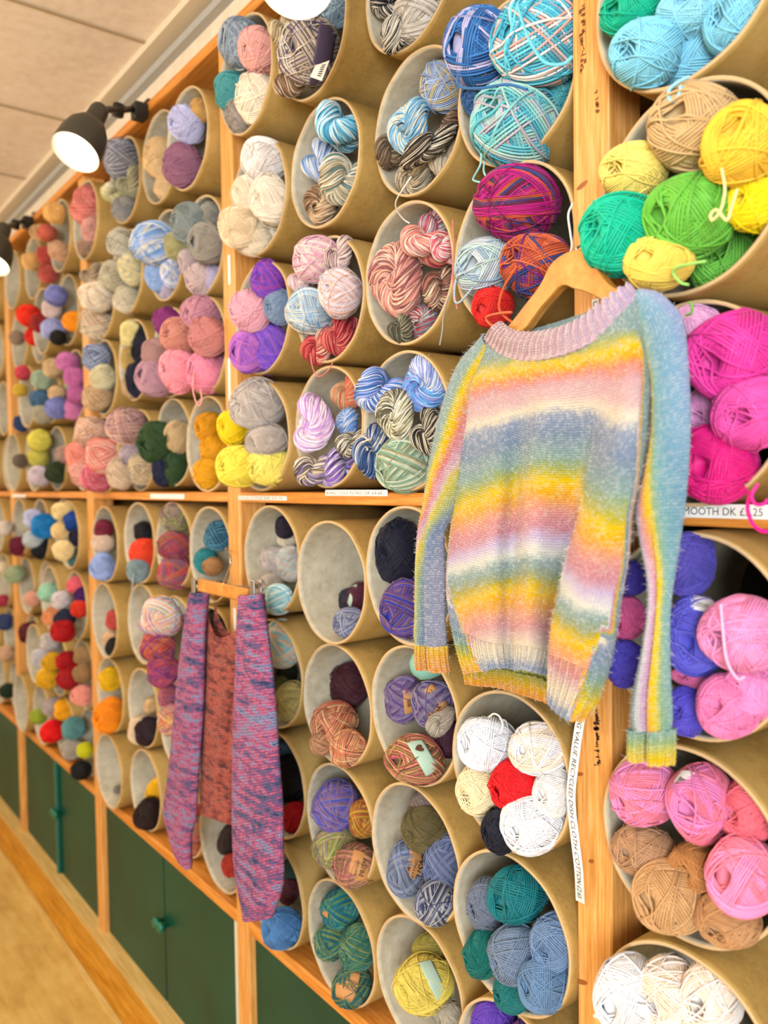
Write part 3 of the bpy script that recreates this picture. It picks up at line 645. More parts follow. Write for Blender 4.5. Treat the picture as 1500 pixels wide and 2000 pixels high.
# tube | kind, px, py, half width px, half height px, depth behind the tube mouth (cm), description, colours, stripe rate
DATA = '''
B1|b,472,87,35,50,5,blue grey,8f9fb0 7c8796 a8b4bd,2;b,506,99,33,45,1,salmon pink,ecaba2,1;b,454,180,27,38,6,teal,4a9a9c,1;b,505,196,36,52,1,pale cream,f6e6cc,1;b,472,237,28,34,6,taupe grey,a59a90 8f857c,2
B2|f,607,102,55,62,-1,beige and purple,e8dccb cbb8a3 5f5577 e8e0d5 8a7a70,1.5;h,568,165,42,34,1,brown and cream,8a6a4f d9c3a5 6b4f3a,3;h,556,63,26,36,6,olive beige,b59f78 d8c8a4,2;b,655,15,35,40,6,pale blue,9cb6c6 7f98ab,1;b,580,20,30,25,9,tan brown,a08260,1
B3|f,820,33,45,52,1,cream and grey,e8e0d2 b6a99a d9d4cc,2;h,775,72,50,32,0,black and white,15171f f2ead9 262a35 e8e0cc,3;h,760,12,32,28,6,black,20222a d8d0c0,2
B4|b,868,172,42,50,6,lilac blue,8fa2cf a9bfe0 c9b98f,2;o,802,246,52,50,2,sky blue and cream,6fb0dc 8cc3e6 efe3c8 7db8dc,2;h,836,285,62,28,-1,black and cream,241f20 efe4cd 5b4a3c,3;h,893,249,22,36,5,brown,5a4436 a08468,2;h,880,315,38,42,3,taupe,b9a68c d8cab0,2;o,811,350,42,38,2,grey and beige,6d6a64 d9c9a8 a8967a,3;h,763,288,22,36,8,dark brown,5b4838 9a8468,2
B5|b,943,93,62,76,-3,royal blue,2560a3 3a78bc 1f4f90 b8b4d8,1;b,1051,81,80,85,-5,turquoise with pink flecks,45acc8 66cbe0 3a9aba d9a8a0 e8e0dc 50b8d0,1.6;b,1006,246,85,78,0,aqua green,60bac6 86cccf a8ccc0 b9b0bf 3fa3bd,1.4;b,1094,192,34,50,5,teal,3a949c 62b0b4,1;b,940,190,40,36,7,navy blue,224a80 3a6aa4,1
B6|h,664,249,47,48,4,ice blue and white,7ec8e2 dff1f5 4aa0c8,2;h,634,315,36,45,4,periwinkle and white,6488d0 e6e6e0 90b0dc,2;h,679,351,34,55,4,sage and beige,b9ab88 e6dcc4 5f7f80,2;o,628,402,38,40,2,caramel brown,a07d58 d8c0a0 6b5442,2
B7|f,520,305,44,42,-2,snow white,f8f0ea,1;f,492,385,34,44,-1,light ivory,f6e4c8,1;f,532,392,38,50,-2,soft ivory,f8ead4,1;f,466,444,32,44,-4,warm cream,f6dcb4,1;f,496,462,34,40,-4,pale cream,f4e2c4,1;f,532,462,38,44,-2,milk white,f6f0e0,1
B8|h,847,433,35,32,6,grey and pink,9a98a4 e8d8d0 c04a60,2;o,778,546,55,70,1,dusty pink,d98f83 f0c4b0 9a5f60 e8a890,2;h,834,480,48,40,2,coral and white,e58a7e f6dcd0 c24f56 e8a088,2;h,872,486,20,34,3,pink and white,e06a78 f6e6e0,2;h,860,560,30,42,5,brown and cream,8b5a4a e6cfae 5c3a33 b87460,2;o,825,630,34,36,4,grey and crimson,8a8a92 e2dccf b23a48 70707a,2;h,787,640,22,32,8,dark olive,4a4638 9a9478,2
B9|f,1012,396,80,74,1,magenta and rust,8f1060 b8187a c0562f 3a3f78 6e1540 c01a84,.8;b,951,521,60,58,0,silver grey,a7b2bc c5ced2 8fa6bb b7d0c8,1;b,1051,521,72,60,-3,rust and navy,b8532f c9633c 283c7c 6a1a70 a84028,1;b,963,603,36,42,3,bright red,d4201c,1;b,1075,590,42,36,3,dark navy,1d2150,1
B10|f,525,546,31,40,1,deep purple,7a48c4 a84cb4,1;b,488,607,34,42,-3,pale pink,ecabba,1;b,546,598,26,36,2,slate blue,7d93b0,1;b,487,689,28,44,-1,orchid,a861c8 c070c0,1;f,528,684,40,50,-2,violet,7f52d2 9a63cf,1
B11|b,618,506,42,44,-1,pink and cream,ecbcc8 f3e2d0 d89fb4,2;h,668,482,32,30,3,mauve and cream,d0aeb0 f0e0d0 7c5a60,2;h,592,545,20,28,2,pale mauve,dcb0bc f0dcd0,2;f,665,571,42,48,-1,blush white,f0d8d4 e6b8a8 e2dcea,1.5;f,606,609,42,48,-2,pale blue and white,82b0dc d8e4ea 9cc4e0 f0e4cc,2;h,625,672,30,36,3,crimson red,c2303c e07060 8a1c30 f0c8b0,2;h,668,652,30,40,2,cherry red,b82838 e08070 8a1c30,2
B12|f,504,783,52,50,-3,light grey,bcb0a8 c8bfb8,1;f,521,860,42,34,-1,stone grey,c0b4aa,1;b,456,835,24,36,-5,golden yellow,f6d010,1;b,466,912,36,42,-5,lemon yellow,f8e04e,1;b,527,912,40,42,-3,primrose yellow,f6e46c,1
B13|o,612,827,40,56,-1,lilac pink,d8a2d8 eec8dc c09fdc f4e6ee,2;h,683,763,28,36,6,orange and beige,d9a078 e8583a c9a078,2;o,681,829,28,32,3,mid blue,7598d0 4a7cc4 c0cde0,2;h,616,917,32,36,3,beige and purple,c9ad85 7a6aa8 efe4cd 5a4a3a,2;h,668,917,34,42,2,violet and cream,8f62c8 e9dfe8 3f3f50 b08fd8,2;h,689,862,32,24,1,charcoal and cream,26282e efe4cd 5a5448,3
B14|o,828,748,50,54,-1,sky blue,5f9edc a8c8ea d8e2ea 8f96d8,1.5;h,745,763,38,50,0,cornflower,5a82d0 a8b0e0 e2e6ee 4078c0,2;o,775,811,40,50,-2,olive and white,8a8466 efe9d8 5c5848 d8d4b0,2;h,837,842,26,42,2,black and cream,1c1c20 d9ccb0 4a4036,2;f,790,908,46,58,-2,sage green,80b29c b9ccb4 d8d4b8 6a9c8a a09a70,1.5;h,730,880,28,50,1,navy blue,264478 4a6a98 8a8fa8 e8e0cc,2
L1|f,556,1030,14,24,16,dark purple,2a2030,1;f,560,1054,20,16,11,cream,ecdcc0,1;f,537,1094,25,30,7,pale taupe,c0b4ae,1;f,566,1100,20,35,7,pinkish beige,cbb6a6 b8c8c8,1;f,531,1133,24,20,6,mushroom,c4b8ac,1;f,543,1172,31,28,4,aqua and white,82cfe0 e8eeea b8dce0,1
L2|f,702,1169,22,34,11,maroon,5a2236,1;f,682,1172,18,24,15,charcoal,2e3040,1;f,687,1236,30,34,5,grey blue,7f86a8 b0b0b8 5c648c,1.5
L3|f,783,1079,40,65,7,black,10122a,1;f,792,1188,38,60,4,purple and bronze,6a4a8a 2e3ab0 8a6a70 5a3a78,1.5
L4|f,551,1259,30,48,2,aqua and cream,98d8e0 f0dcc4 e8c8a8,1;f,545,1349,18,30,5,olive,7a7c48,1;f,567,1370,22,40,3,straw yellow,dcc678 c0b070,1;f,561,1313,16,26,12,dark olive,3a4030,1
L5|f,684,1337,34,44,9,dark maroon,3f1420,1;f,655,1414,44,44,4,rust and cream,c07048 e8c898 7a3828 d8a070 b84848,1.6;f,684,1478,36,34,2,coral and cream,dc6848 efd0a0 9a4038 e8b880,1.5;f,628,1452,22,24,8,brown,9a6850 c89870,1
L6|f,789,1365,30,46,4,plum purple,5f4480 7a6a98 8a7a98,1;f,846,1375,32,50,3,dark violet,54407c 7a6a90 9088a4,1;h,861,1409,30,18,-1,grey brown,8a8078 b0a898,1;f,812,1484,58,48,1,ochre and rose striped,b09050 8a6a40 d0486c d8b878 a84050 705038,1.6;f,878,1445,20,36,6,dark plum,431a30,1
L7|b,950,1452,51,54,-1,bright white,ecedf2,1;b,1054,1462,55,52,0,white and peach,ecebee f0dcc8,.6;b,940,1540,41,50,0,cream,f4deb2,1;b,1010,1532,45,52,0,bright red,e40a18,1;b,1082,1544,38,52,0,ivory white,f2ece6,1;b,982,1620,32,48,1,black navy,0a1024,1;b,1058,1634,58,60,-3,large chalk white,eaeaee,1
L8|f,576,1596,22,30,5,red,c80812,1;f,564,1520,24,50,8,black,130f1a,1;f,560,1460,14,20,12,steel blue,4a7aa0,1
L9|f,654,1574,43,50,2,violet and blue,7a62ac 5060c8 9a80a8 8a6a88,1.4;f,656,1654,42,44,2,olive and mauve,a8b048 8f6a60 c8b878 9a7a8a 6f8f50,1.6;f,712,1598,22,40,4,orange and olive,b86030 8a5a30 c8a030,1.4;f,700,1704,40,42,2,brown and rose,9a6a50 b86a70 c89870 6a5a40,1.4
L10|f,834,1574,34,42,6,taupe,7f7068,1;f,830,1618,48,44,3,olive,665c38,1;f,798,1694,32,58,4,denim grey,5f6a90 7f90b4 8a9098,1.4;f,872,1690,30,58,4,slate blue,586490 7a86a8,1.4;f,856,1778,42,40,1,denim and silver,424a74 8a90a4 c0c0bc 3a4060,1.4
L11|b,954,1766,34,52,2,slate grey,6a7488,1;b,1010,1746,56,55,2,deep teal,067078,1;b,1086,1840,44,60,0,blue grey,6a86ac,1;b,1006,1862,46,55,0,steel grey,6f829c,1;b,942,1862,26,50,3,dark teal,086a62,1;b,1002,1936,34,38,2,sea teal,0a6c6c,1;b,1074,1936,50,50,-1,denim blue,6284aa,1
L12|f,568,1700,16,24,11,dark green,2f4c44,1;f,564,1742,16,24,11,dark red brown,5a2430,1;f,552,1812,38,38,0,cornflower blue,5288c0,1
L13|f,664,1774,38,38,3,teal and moss,108094 6a9a58 1f6a84,1.4;f,646,1838,28,38,3,green and teal,2f7a6a 8a9a50 186878,1.4;f,700,1850,34,46,2,moss and teal,4a8060 186a78 8a9c58 2a6a58,1.6;f,688,1926,40,36,1,dark teal striped,1f6068 7a8a48 2a5a60,1.4
L14|f,838,1858,30,36,6,olive yellow,a89a48,1;f,826,1922,58,55,1,primrose yellow,e4cf60,1;f,880,1986,36,28,3,pale grey,b8b0a0,1
L15|b,966,2000,46,42,2,purple,6440b4,1;b,1040,2040,46,50,2,plum,6a3a90,1
A1|b,1236,22,58,50,0,jade green,00b48e,1;b,1261,112,70,62,-2,sky blue,84d0ea,1;b,1345,122,75,60,-2,baby blue,88d2ec,1;b,1348,28,62,52,2,pale aqua,8ed4ea,1;b,1447,47,64,64,-1,light blue,80cbe6,1
A2|b,1357,248,82,85,0,camel beige,ccab78,1;b,1240,335,66,54,-1,pale yellow,f6dc74,1;b,1450,288,75,80,-2,golden yellow,f6c63c,1;b,1480,397,52,60,-2,bright yellow,fadc08,1;b,1210,459,68,78,-3,jade green,00bc96,1;b,1345,425,80,86,-1,grass green,6cbc40,1;b,1432,508,86,78,-4,apple green,74c44a,1;b,1283,543,62,54,-3,butter yellow,f8d860,1
A3|b,1360,642,46,48,3,pale mauve,e2a8d0,1;b,1447,682,88,85,-2,hot pink,e63aa0,1;b,1377,807,46,50,3,dusty mauve,d890c4,1;b,1467,807,76,72,-3,rose pink,ea52aa,1;b,1412,925,76,72,-3,magenta,e01880,1;b,1360,880,30,34,8,dark mauve,a05a90,1
A4|b,1340,1100,46,64,2,indigo,5048a8,1;b,1362,1240,58,82,0,royal violet,5a58c8,1;b,1452,1238,75,76,-2,candy pink,f094c8 e88ab4,.6;b,1468,1350,52,50,0,light pink,f48cc4,1;b,1425,1380,62,58,-1,rose pink,f080b4,1;b,1340,1390,38,50,1,blue violet,564cc8,1;b,1226,1205,32,45,4,dusty rose,d0588e,1;b,1220,1295,32,46,4,dark indigo,463cae,1;b,1356,1322,45,24,2,pink,e878b0,1;b,1232,1130,28,36,8,deep indigo,3a2e90,1
A5|b,1257,1546,60,62,0,orchid pink,e48cc0 e47c94,.6;b,1367,1568,60,76,1,rosy pink,e280b8 e2748c,.6;b,1462,1582,50,62,3,coral pink,ee6c7c,1;b,1460,1714,60,82,-1,strawberry pink,ee7c94 ea90c0,.6;b,1257,1659,58,50,1,mocha brown,b48a66,1;b,1359,1697,52,58,2,caramel brown,b47c44,1;b,1306,1750,68,68,-1,tan brown,c69a68,1;b,1430,1807,62,46,0,toffee brown,b98a5c,1
A6|b,1221,1931,54,78,0,chalk white,e8e8ea,1;b,1303,1940,52,74,0,white and peach,eee2d8 f0d8c0,.6;b,1391,1950,54,74,0,peach white,f0d8c4 ece6e0,.6
C1|b,364,244,30,38,4,pale lilac,ccccf0,1;b,358,324,32,42,3,dark mauve,98647e,1;b,390,216,14,25,12,tan,d8a860,1
C2|f,316,309,24,42,3,cream,f4cf98,1;f,326,366,18,28,4,pale peach,f0cc98,1
C3|f,240,312,32,40,1,grey and white,8a8a9c c8c8cc 5a6078,2;h,222,378,18,22,0,lime and cream,c4c070 ece4c4,2;h,258,354,22,28,2,sage,9a9c80 c8c4a8,2;f,246,414,25,26,1,blue grey,8a90a0 b0a898,2
C4|f,171,403,22,38,2,coral red,d85a58 e8a090,2;f,182,450,18,27,2,pink and cream,e8b8a8 c87870,2;f,174,490,20,22,2,brown,8a7058 c8a088,2
C5|f,237,475,22,30,3,cream and grey,e0d8c0 a09c90,2;f,258,525,22,32,0,pale yellow,f2e29c d8d0b8,1;f,222,539,22,32,1,oatmeal,d8ccac b0a890,2;f,249,586,22,28,0,grey and cream,c0b8a0 e8dcc0,2
C6|f,301,475,42,44,-4,baby blue and white,b4caf0 f4eee0 84b0e8,.6;f,310,539,24,30,-1,sky blue,9cbcec,1;f,339,536,20,30,-1,white and blue,ece8e8 a0b4e4,.6;f,330,577,18,18,1,lilac grey,c8bcd0,1
C7|b,374,438,30,42,-2,sage grey,86908e,1;b,411,420,20,24,2,grey,969488,1;b,408,475,30,42,-2,warm grey,979288,1;b,347,481,20,28,-2,khaki,a49e6c,1;b,371,513,17,28,-1,lilac grey,c4b0b0,1;b,394,548,27,34,-3,pinkish grey,ccb4b2,1;b,420,545,17,28,-1,lavender grey,c0b4d0,1
C8|h,182,536,20,22,2,brown,7a6450 c8b090,2;f,190,580,30,34,-4,cream and peach,f0e4cc e8c8a0 f6ecdc,1.5;f,194,632,31,38,-3,striped cream and rust,e8dcc0 c8784c 9aa090 ecd8b8,2.4
C9|f,258,652,18,28,4,cream yellow,e8d894,1;f,258,702,18,26,4,gold,c8a860,1;f,258,756,16,24,4,tan,c8a880,1;f,290,661,24,45,-1,black,101228,1;f,276,742,22,38,-1,blue black,161a34,1
C10|b,327,623,22,30,1,plum,8c3278,1;b,307,693,24,32,-4,dusty mauve,ac8480,1;b,306,754,32,40,-4,mauve,b88c9c,1
C11|b,394,606,37,34,-2,rose mauve,c4889a,1;b,352,658,31,38,-5,dusty pink,cc8878,1;b,406,658,31,40,-3,old rose,cc8480,1;b,349,734,30,44,-5,baby pink,f498a6,1;b,407,737,36,44,-4,bubblegum pink,f492ac,1
C12|f,188,699,23,28,0,denim and white,5c6690 b8c4d8,1.5;f,202,737,22,26,0,sage and cream,c8c49c e8dcb8,1.5;f,190,777,28,28,-1,tan,c0986c e0c098,1.5
C13|f,179,835,30,34,-4,peach and cream,e8b090 f4dcc4 b08070,2;f,202,890,31,36,-5,coral striped,e86858 f4d8c8 e88070,2;f,157,893,22,34,-4,coral pink,e8746c f0a890,2;f,157,937,20,28,-3,salmon,e08c84 f0c0b0,2;f,191,945,29,32,-5,raspberry and pink,d8506c f0a8b0 c83858,2
C14|f,248,829,34,38,-4,peach and plum,e0b098 906070 f0d0b8 b08090,2;f,260,887,24,26,-2,grey mauve,9c88a0 c8b8b8,2;f,238,925,24,32,-3,beige,ccb090 e4ccb0,2;f,281,916,24,36,-2,beige and grey,c8a878 8a8880 e8d0a8,2
C15|b,310,864,33,43,-3,dark moss green,2a4622,1;b,348,916,20,38,2,bottle green,2c4826,1;b,348,853,20,34,1,oatmeal,c8ac80,1;b,321,922,16,30,2,navy,10183c,1
C16|b,409,835,22,30,5,dark mustard,d89400,1;b,418,879,22,30,4,mustard,dc9a04,1;b,409,925,27,31,2,bright mustard,e0a008,1
D1|f,202,1034,15,20,4,maroon,802038,1;f,202,1058,20,22,2,cream,e8ccb4,1;f,201,1107,19,28,2,powder blue,a0b6ec,1
D2|f,279,1038,14,20,9,black,1c1822,1;f,283,1086,20,37,3,vermilion,fa4a28,1;f,269,1114,18,25,4,grey blue,8ea4a8,1
D3|f,342,1012,26,30,0,lime and purple,98a840 6a3a80 c8c868 804878,3;f,339,1065,29,32,-1,raspberry multicolour,b03060 c86030 507040 6a3a80 c03050,3;f,342,1117,28,36,-1,red and green multicolour,c82850 4a8838 d87830 5838a0 c83068,3
D4|f,426,1047,20,30,3,teal blue striped,2a6484 60a0b0 1c3c60,1.5;f,402,1096,20,27,3,teal,2f8a90,1;f,416,1107,18,20,0,light brown,b08050,1;f,430,1160,20,20,-1,golden brown,a87838,1
D5|f,223,1210,12,20,6,coral,d05048,1;f,216,1247,15,15,4,peach,e4bc90,1;f,222,1264,14,18,5,black,181818,1
D7|f,314,1198,36,42,-7,rainbow on white,f4a848 f8f0ec 58a8e0 d84888 f4e09c f8f8f4,2.2;f,346,1185,22,24,-5,lime and white,b8c050 f0f0f0 784878,2.4;f,308,1262,33,30,-7,orange blue and red,d85828 3848a0 c82838 e89038 703060,2.4;f,318,1310,27,32,-5,blue and red,3838a0 c83048 883070 d87038,2.4
D8|f,426,1222,24,34,6,black,161a18,1
D9|f,216,1327,18,24,4,yellow,f0be08,1;f,216,1402,25,36,1,orange,ff9406,1;f,236,1390,11,24,4,pale lilac,c8c0dc,1
D10|f,297,1378,12,18,8,peach,e4bc88,1;f,274,1425,19,28,4,cream,ecd0ac,1;f,290,1429,22,30,4,dark brown,2a1420,1
D11|f,334,1405,22,30,-5,orange multicolour,f0a038 e84828 f0e0a0 3848a0,2.4;f,332,1352,20,26,-2,multicolour,a83050 3848a0 d87830,2.4
D13|f,226,1555,6,8,20,grey,8a8078,1
D14|f,307,1548,12,30,5,yellow,fcc004,1;f,290,1590,25,31,3,very dark brown,28120f,1
D15|f,384,1590,14,20,3,orange,f06018,1;f,384,1620,16,24,1,orange and blue multicolour,f07028 3858a0 f0d8a8 c83038,3;f,382,1654,16,22,2,red multicolour,c03828 e8a048 804060,3
D16|f,446,1640,14,30,9,dark brown,3c2a22,1;f,452,1690,14,24,4,red,c03828,1
'''
# the blurred far left bays: px, py, half height px, colour, description
FAR = '''
107 417 20 f2bc6c apricot;78 455 17 d8ac78 tan;93 455 17 e07058 coral;116 490 19 e8b890 peach;91 500 18 d85c54 red pink;62 511 18 f0c078 cream;94 535 18 e06c60 salmon;109 577 20 8c90d4 periwinkle;101 603 18 e4ccc4 white pink;103 643 22 b0b4e4 pale lilac blue;57 617 22 f83010 scarlet;80 632 19 98201c dark red;71 658 19 e01c0c red;146 629 22 fc9c08 bright orange;113 672 15 14120e black;132 707 20 d078b4 orchid pink;145 736 20 cc70ac rose lilac;150 770 18 c068a4 purple pink;145 803 21 d880b4 mid pink;104 719 19 d8b888 beige;82 742 19 a8bca0 mint grey;78 780 19 4a7090 steel blue;113 800 22 8088c8 periwinkle blue;84 809 20 b4ac94 grey green;112 768 16 dcb888 sand;77 860 21 e4d858 yellow lime;75 893 19 d0c858 lime;77 930 21 d8c8d0 lilac white;127 887 17 b89488 dusky pink;112 922 22 2c3c1c dark green;46 701 15 d84858 pink red;39 762 13 dcb840 yellow;43 835 16 304878 navy;33 660 14 a08870 brown;40 900 14 786858 taupe;
66 1013 19 c8ccec lilac white;86 1027 24 1888d0 bright blue;66 1053 19 c8d0d4 white grey;84 1080 22 0a0c1c black;39 1067 20 701030 maroon;123 999 19 f4dc9c pale yellow;119 1036 18 f0d090 cream;124 1075 20 f4dca0 ivory;145 1018 21 10489c royal blue;156 1050 19 101434 navy black;154 1094 20 4a8088 teal;96 1157 19 a8dcc0 mint;120 1172 18 e0d4d4 pale pink;105 1204 19 f09c68 peach orange;127 1208 19 182440 dark navy;151 1143 18 ec6878 salmon pink;164 1163 18 400a60 dark purple;156 1188 17 d83018 vermilion;30 1122 18 a8b890 sage;63 1170 15 e8a890 pale coral;57 1235 20 601828 wine;125 1252 22 b80008 deep red;131 1292 21 b4000c crimson;135 1326 22 ac0810 dark red;98 1254 18 c8c0bc pale grey;80 1285 18 ccc8cc white;102 1292 18 dca808 mustard;93 1324 21 e8b010 gold;163 1280 18 a88458 tan;162 1316 18 a07c50 brown;162 1358 21 f4a090 baby pink;102 1364 19 b8a8a4 lilac grey;126 1385 20 fcb008 amber;75 1400 15 a0b030 lime green;102 1428 22 f40808 bright red;144 1421 22 609898 dusty teal;141 1464 20 b4a898 stone;166 1466 15 d8d818 yellow green;158 1505 19 0c0c0c black;9 1031 14 ecdcd0 white;8 1110 14 e8d8b8 cream;8 1215 16 384878 denim;12 1280 16 dcb490 beige;15 1349 15 143020 dark green;5 1180 12 b83850 rose red
'''
cand = []
for line in DATA.strip().splitlines():
    tn, rest = line.split('|')
    for j, e in enumerate(rest.split(';')):
        k, px, py, rx, ry, d, name, cols, fr = e.split(',')
        cand.append((tn, place_ball(tn, k, float(px), float(py), float(rx), float(ry), float(d), name, ','.join(cols.split()), float(fr), len(cand)), name, float(px), float(py)))
farn = {}
for e in FAR.replace('\n', '').split(';'):
    if not e.strip(): continue
    q = e.split(); px, py, rr = float(q[0]), float(q[1]), float(q[2]); name = ' '.join(q[4:])
    best = None
    for tn, (x, y, z) in TUBES.items():
        if tn[0] not in 'EGHI': continue
        P = at(px, py, y-.03); dd = math.hypot(P[0]-x, P[2]-(H0+z))
        if best is None or dd < best[0]: best = (dd, tn)
    tn = best[1]
    o = place_ball(tn, 'f', px, py, rr, rr, -3.5, name, q[3], 1, len(cand))
    cand.append((tn, o, name, px, py))

# one label per ball: colour, place inside its tube, place of the tube
used = set(); contents = {}
bytube = {}
for c in cand: bytube.setdefault(c[0], []).append(c)
for tn, L_ in bytube.items():
    contents[tn] = [c[2] for c in L_]
    mx = sum(c[1].location.x for c in L_)/len(L_); mz = sum(c[1].location.z for c in L_)/len(L_)
    for (_, o, name, px, py) in L_:
        dx, dz = o.location.x-mx, o.location.z-mz
        v = 'upper' if dz > .028 else ('lower' if dz < -.028 else '')
        h = 'left' if dx < -.028 else ('right' if dx > .028 else '')
        pos = (v+' '+h).strip() or 'middle'
        if len(L_) == 1: pos = 'alone'
        kind = 'ball' if o['category'] == 'yarn ball' else 'hank'
        lab = '%s yarn %s, %s, in %s' % (name, kind, pos, tube_ph[tn])
        if len(lab.split()) > 16: lab = '%s yarn %s in %s' % (name, kind, tube_ph[tn])
        n = 0
        while lab in used:
            n += 1; lab = '%s yarn %s, %s one, %s' % (name, kind, ['deeper', 'smaller', 'hidden'][min(n-1, 2)], tube_ph[tn])
            if n > 3: break
        used.add(lab); o['label'] = lab
        for k in ('_n', '_t'): del o[k]
for tn, o in tubes.items():
    c = contents.get(tn)
    if c is None: lab = 'empty looking tan cardboard tube, %s' % tube_ph[tn]
    else:
        lab = 'tan cardboard tube holding %s yarn, %s' % (c[0], tube_ph[tn])
    o['label'] = lab
BALL = {}
for tn, o, name, px, py in cand: BALL[(tn, name)] = o
print('balls', len(cand))
# ------------------------------------------------------------------ knitting
def sample(G, v, u, closed):
    nv, nu = G.shape[:2]
    v = np.clip(v, 0, 1)*(nv-1); u = u*(nu if closed else nu-1)
    if not closed: u = np.clip(u, 0, nu-1)
    i = np.minimum(v.astype(int), nv-2); fv = (v-i)[..., None]
    j = np.floor(u).astype(int); fu = (u-j)[..., None]
    if closed: j0 = j % nu; j1 = (j+1) % nu
    else: j0 = np.minimum(j, nu-1); j1 = np.minimum(j+1, nu-1)
    return (G[i, j0]*(1-fu)+G[i, j1]*fu)*(1-fv)+(G[i+1, j0]*(1-fu)+G[i+1, j1]*fu)*fv
def resample(G, nv, nu, closed):
    """even spacing by arc length along and across"""
    G = np.asarray(G, float)
    # across
    rows = []
    for r in G:
        rr = np.vstack([r, r[:1]]) if closed else r
        if closed:
            E = np.vstack([r[-1:], rr, r[1:2]])
        else: E = np.vstack([2*r[0]-r[1], rr, 2*r[-1]-r[-2]])
        m = len(rr); t = np.linspace(0, m-1-1e-6, m*16); i = t.astype(int); f = (t-i)[:, None]
        a, b, c, d = E[i], E[i+1], E[i+2], E[i+3]
        s = .5*((2*b)+(-a+c)*f+(2*a-5*b+4*c-d)*f*f+(-a+3*b-3*c+d)*f**3)
        s[:, 3:] = (b*(1-f)+c*f)[:, 3:]
        L = np.concatenate([[0], np.cumsum(np.linalg.norm(np.diff(s[:, :3], axis=0), axis=1))]); L /= L[-1]
        w = np.linspace(0, 1, nu+1)[:-1] if closed else np.linspace(0, 1, nu)
        rows.append(np.stack([np.interp(w, L, s[:, k]) for k in range(s.shape[1])], -1))
    R = np.array(rows); out = np.zeros((nv, nu, R.shape[2]))
    Ls = np.linalg.norm(np.diff(R[:, :, :3], axis=0), axis=2).mean(1); cum = np.concatenate([[0], np.cumsum(Ls)]); cum /= cum[-1]
    for k in range(nu):
        s = smooth_poly(R[:, k], 200); t = np.linspace(0, len(R)-1, 200); L = np.interp(t, np.arange(len(R)), cum)
        out[:, k] = np.stack([np.interp(np.linspace(0, 1, nv), L, s[:, q]) for q in range(s.shape[1])], -1)
    return out
def grid_normals(P, closed):
    dv = np.gradient(P, axis=0)
    du = (np.roll(P, -1, 1)-np.roll(P, 1, 1)) if closed else np.gradient(P, axis=1)
    return unit(np.cross(du, dv))
def knit(name, P, C, mat, parent, closed=True, sw=.0044, sh=.0036, rib=0, ribd=.0045, flip=1, stitches=True, seed=1):
    """P (nv,nu,3) surface, C (nv,nu,2) pattern coordinates; builds the cloth with its stitches as one mesh"""
    nv, nu = P.shape[:2]; N = grid_normals(P, closed)*flip
    G = np.concatenate([P, N, C], 2)
    circ = np.linalg.norm((np.roll(P, -1, 1)-P)[:, :nu if closed else nu-1], axis=2).sum(1).max()
    leng = np.linalg.norm(np.diff(P, axis=0), axis=2).sum(0).mean()
    nc = max(4, int(circ/sw)); nr = max(3, int(leng/sh))
    if rib: nc = nc//rib*rib
    def ribh(u):
        if not rib: return 0*u
        return -ribd*(.5-.5*np.cos(2*PI*u*nc/rib))
    mb = MB()
    # backing cloth, sampled fine enough to carry the ribs
    bu = nc*2 if rib else nu; bv = nv if nv > 8 else 9
    uu = np.arange(bu)/bu if closed else np.linspace(0, 1, bu)
    V_, U_ = np.meshgrid(np.linspace(0, 1, bv), uu, indexing='ij'); S = sample(G, V_, U_, closed)
    pos = S[..., :3]+S[..., 3:6]*(ribh(U_)-.0004)[..., None]
    m = bu if closed else bu-1
    i, k = np.meshgrid(np.arange(bv-1), np.arange(m), indexing='ij'); k2 = (k+1) % bu
    mb.add(pos.reshape(-1, 3), np.stack([i*bu+k, (i+1)*bu+k, (i+1)*bu+k2, i*bu+k2], -1).reshape(-1, 4), p=np.concatenate([S[..., 6:8], np.full(S.shape[:2]+(1,), .3)], -1).reshape(-1, 3))
    if stitches:
        rs = np.random.RandomState(seed)
        r_, c_ = np.meshgrid(np.arange(nr), np.arange(nc), indexing='ij'); r_ = r_.ravel(); c_ = c_.ravel(); n = len(r_)
        jit = rs.uniform(-.08, .08, (n, 2)); rnd = rs.rand(n)*.85
        T = np.array([0, .35, .7, 1.0]); rad = np.array([.10, .25, .27, .12])*sw; hh = np.array([-.02, .20, .22, -.02])*sw
        for sgn in (-1, 1):
            ul = (c_[:, None]+.5+jit[:, :1]*.5+sgn*(.07+.34*T)[None])/nc
            vl = (r_[:, None]+.5+jit[:, 1:]+(.62-1.30*T)[None])/nr
            S = sample(G, vl, ul % 1.0 if closed else ul, closed)
            nn = unit(S[..., 3:6]); c = S[..., :3]+nn*(hh[None, :]+ribh(ul))[..., None]
            t = unit(np.gradient(c, axis=1)); b = np.cross(t, nn)
            ang = np.arange(4)*PI/2+PI/4
            ring = c[:, :, None]+(rad[None, :, None]*np.cos(ang))[..., None]*b[:, :, None]*1.15+(rad[None, :, None]*np.sin(ang))[..., None]*nn[:, :, None]
            V = ring.reshape(-1, 3); base = np.arange(n)[:, None, None]*16
            a = np.arange(3)[None, :, None]*4; s = np.arange(4)[None, None, :]; s2 = (s+1) % 4
            Q = np.stack([base+a+s, base+a+4+s, base+a+4+s2, base+a+s2], -1).reshape(-1, 4)
            cc = S[:, 1:2, 6:8]; pt = np.concatenate([np.broadcast_to(cc[:, :, None], (n, 4, 4, 2)), np.broadcast_to(rnd[:, None, None, None], (n, 4, 4, 1))], -1)
            mb.add(V, Q, p=pt.reshape(-1, 3))
    return mb.obj(name, mat, parent, True)

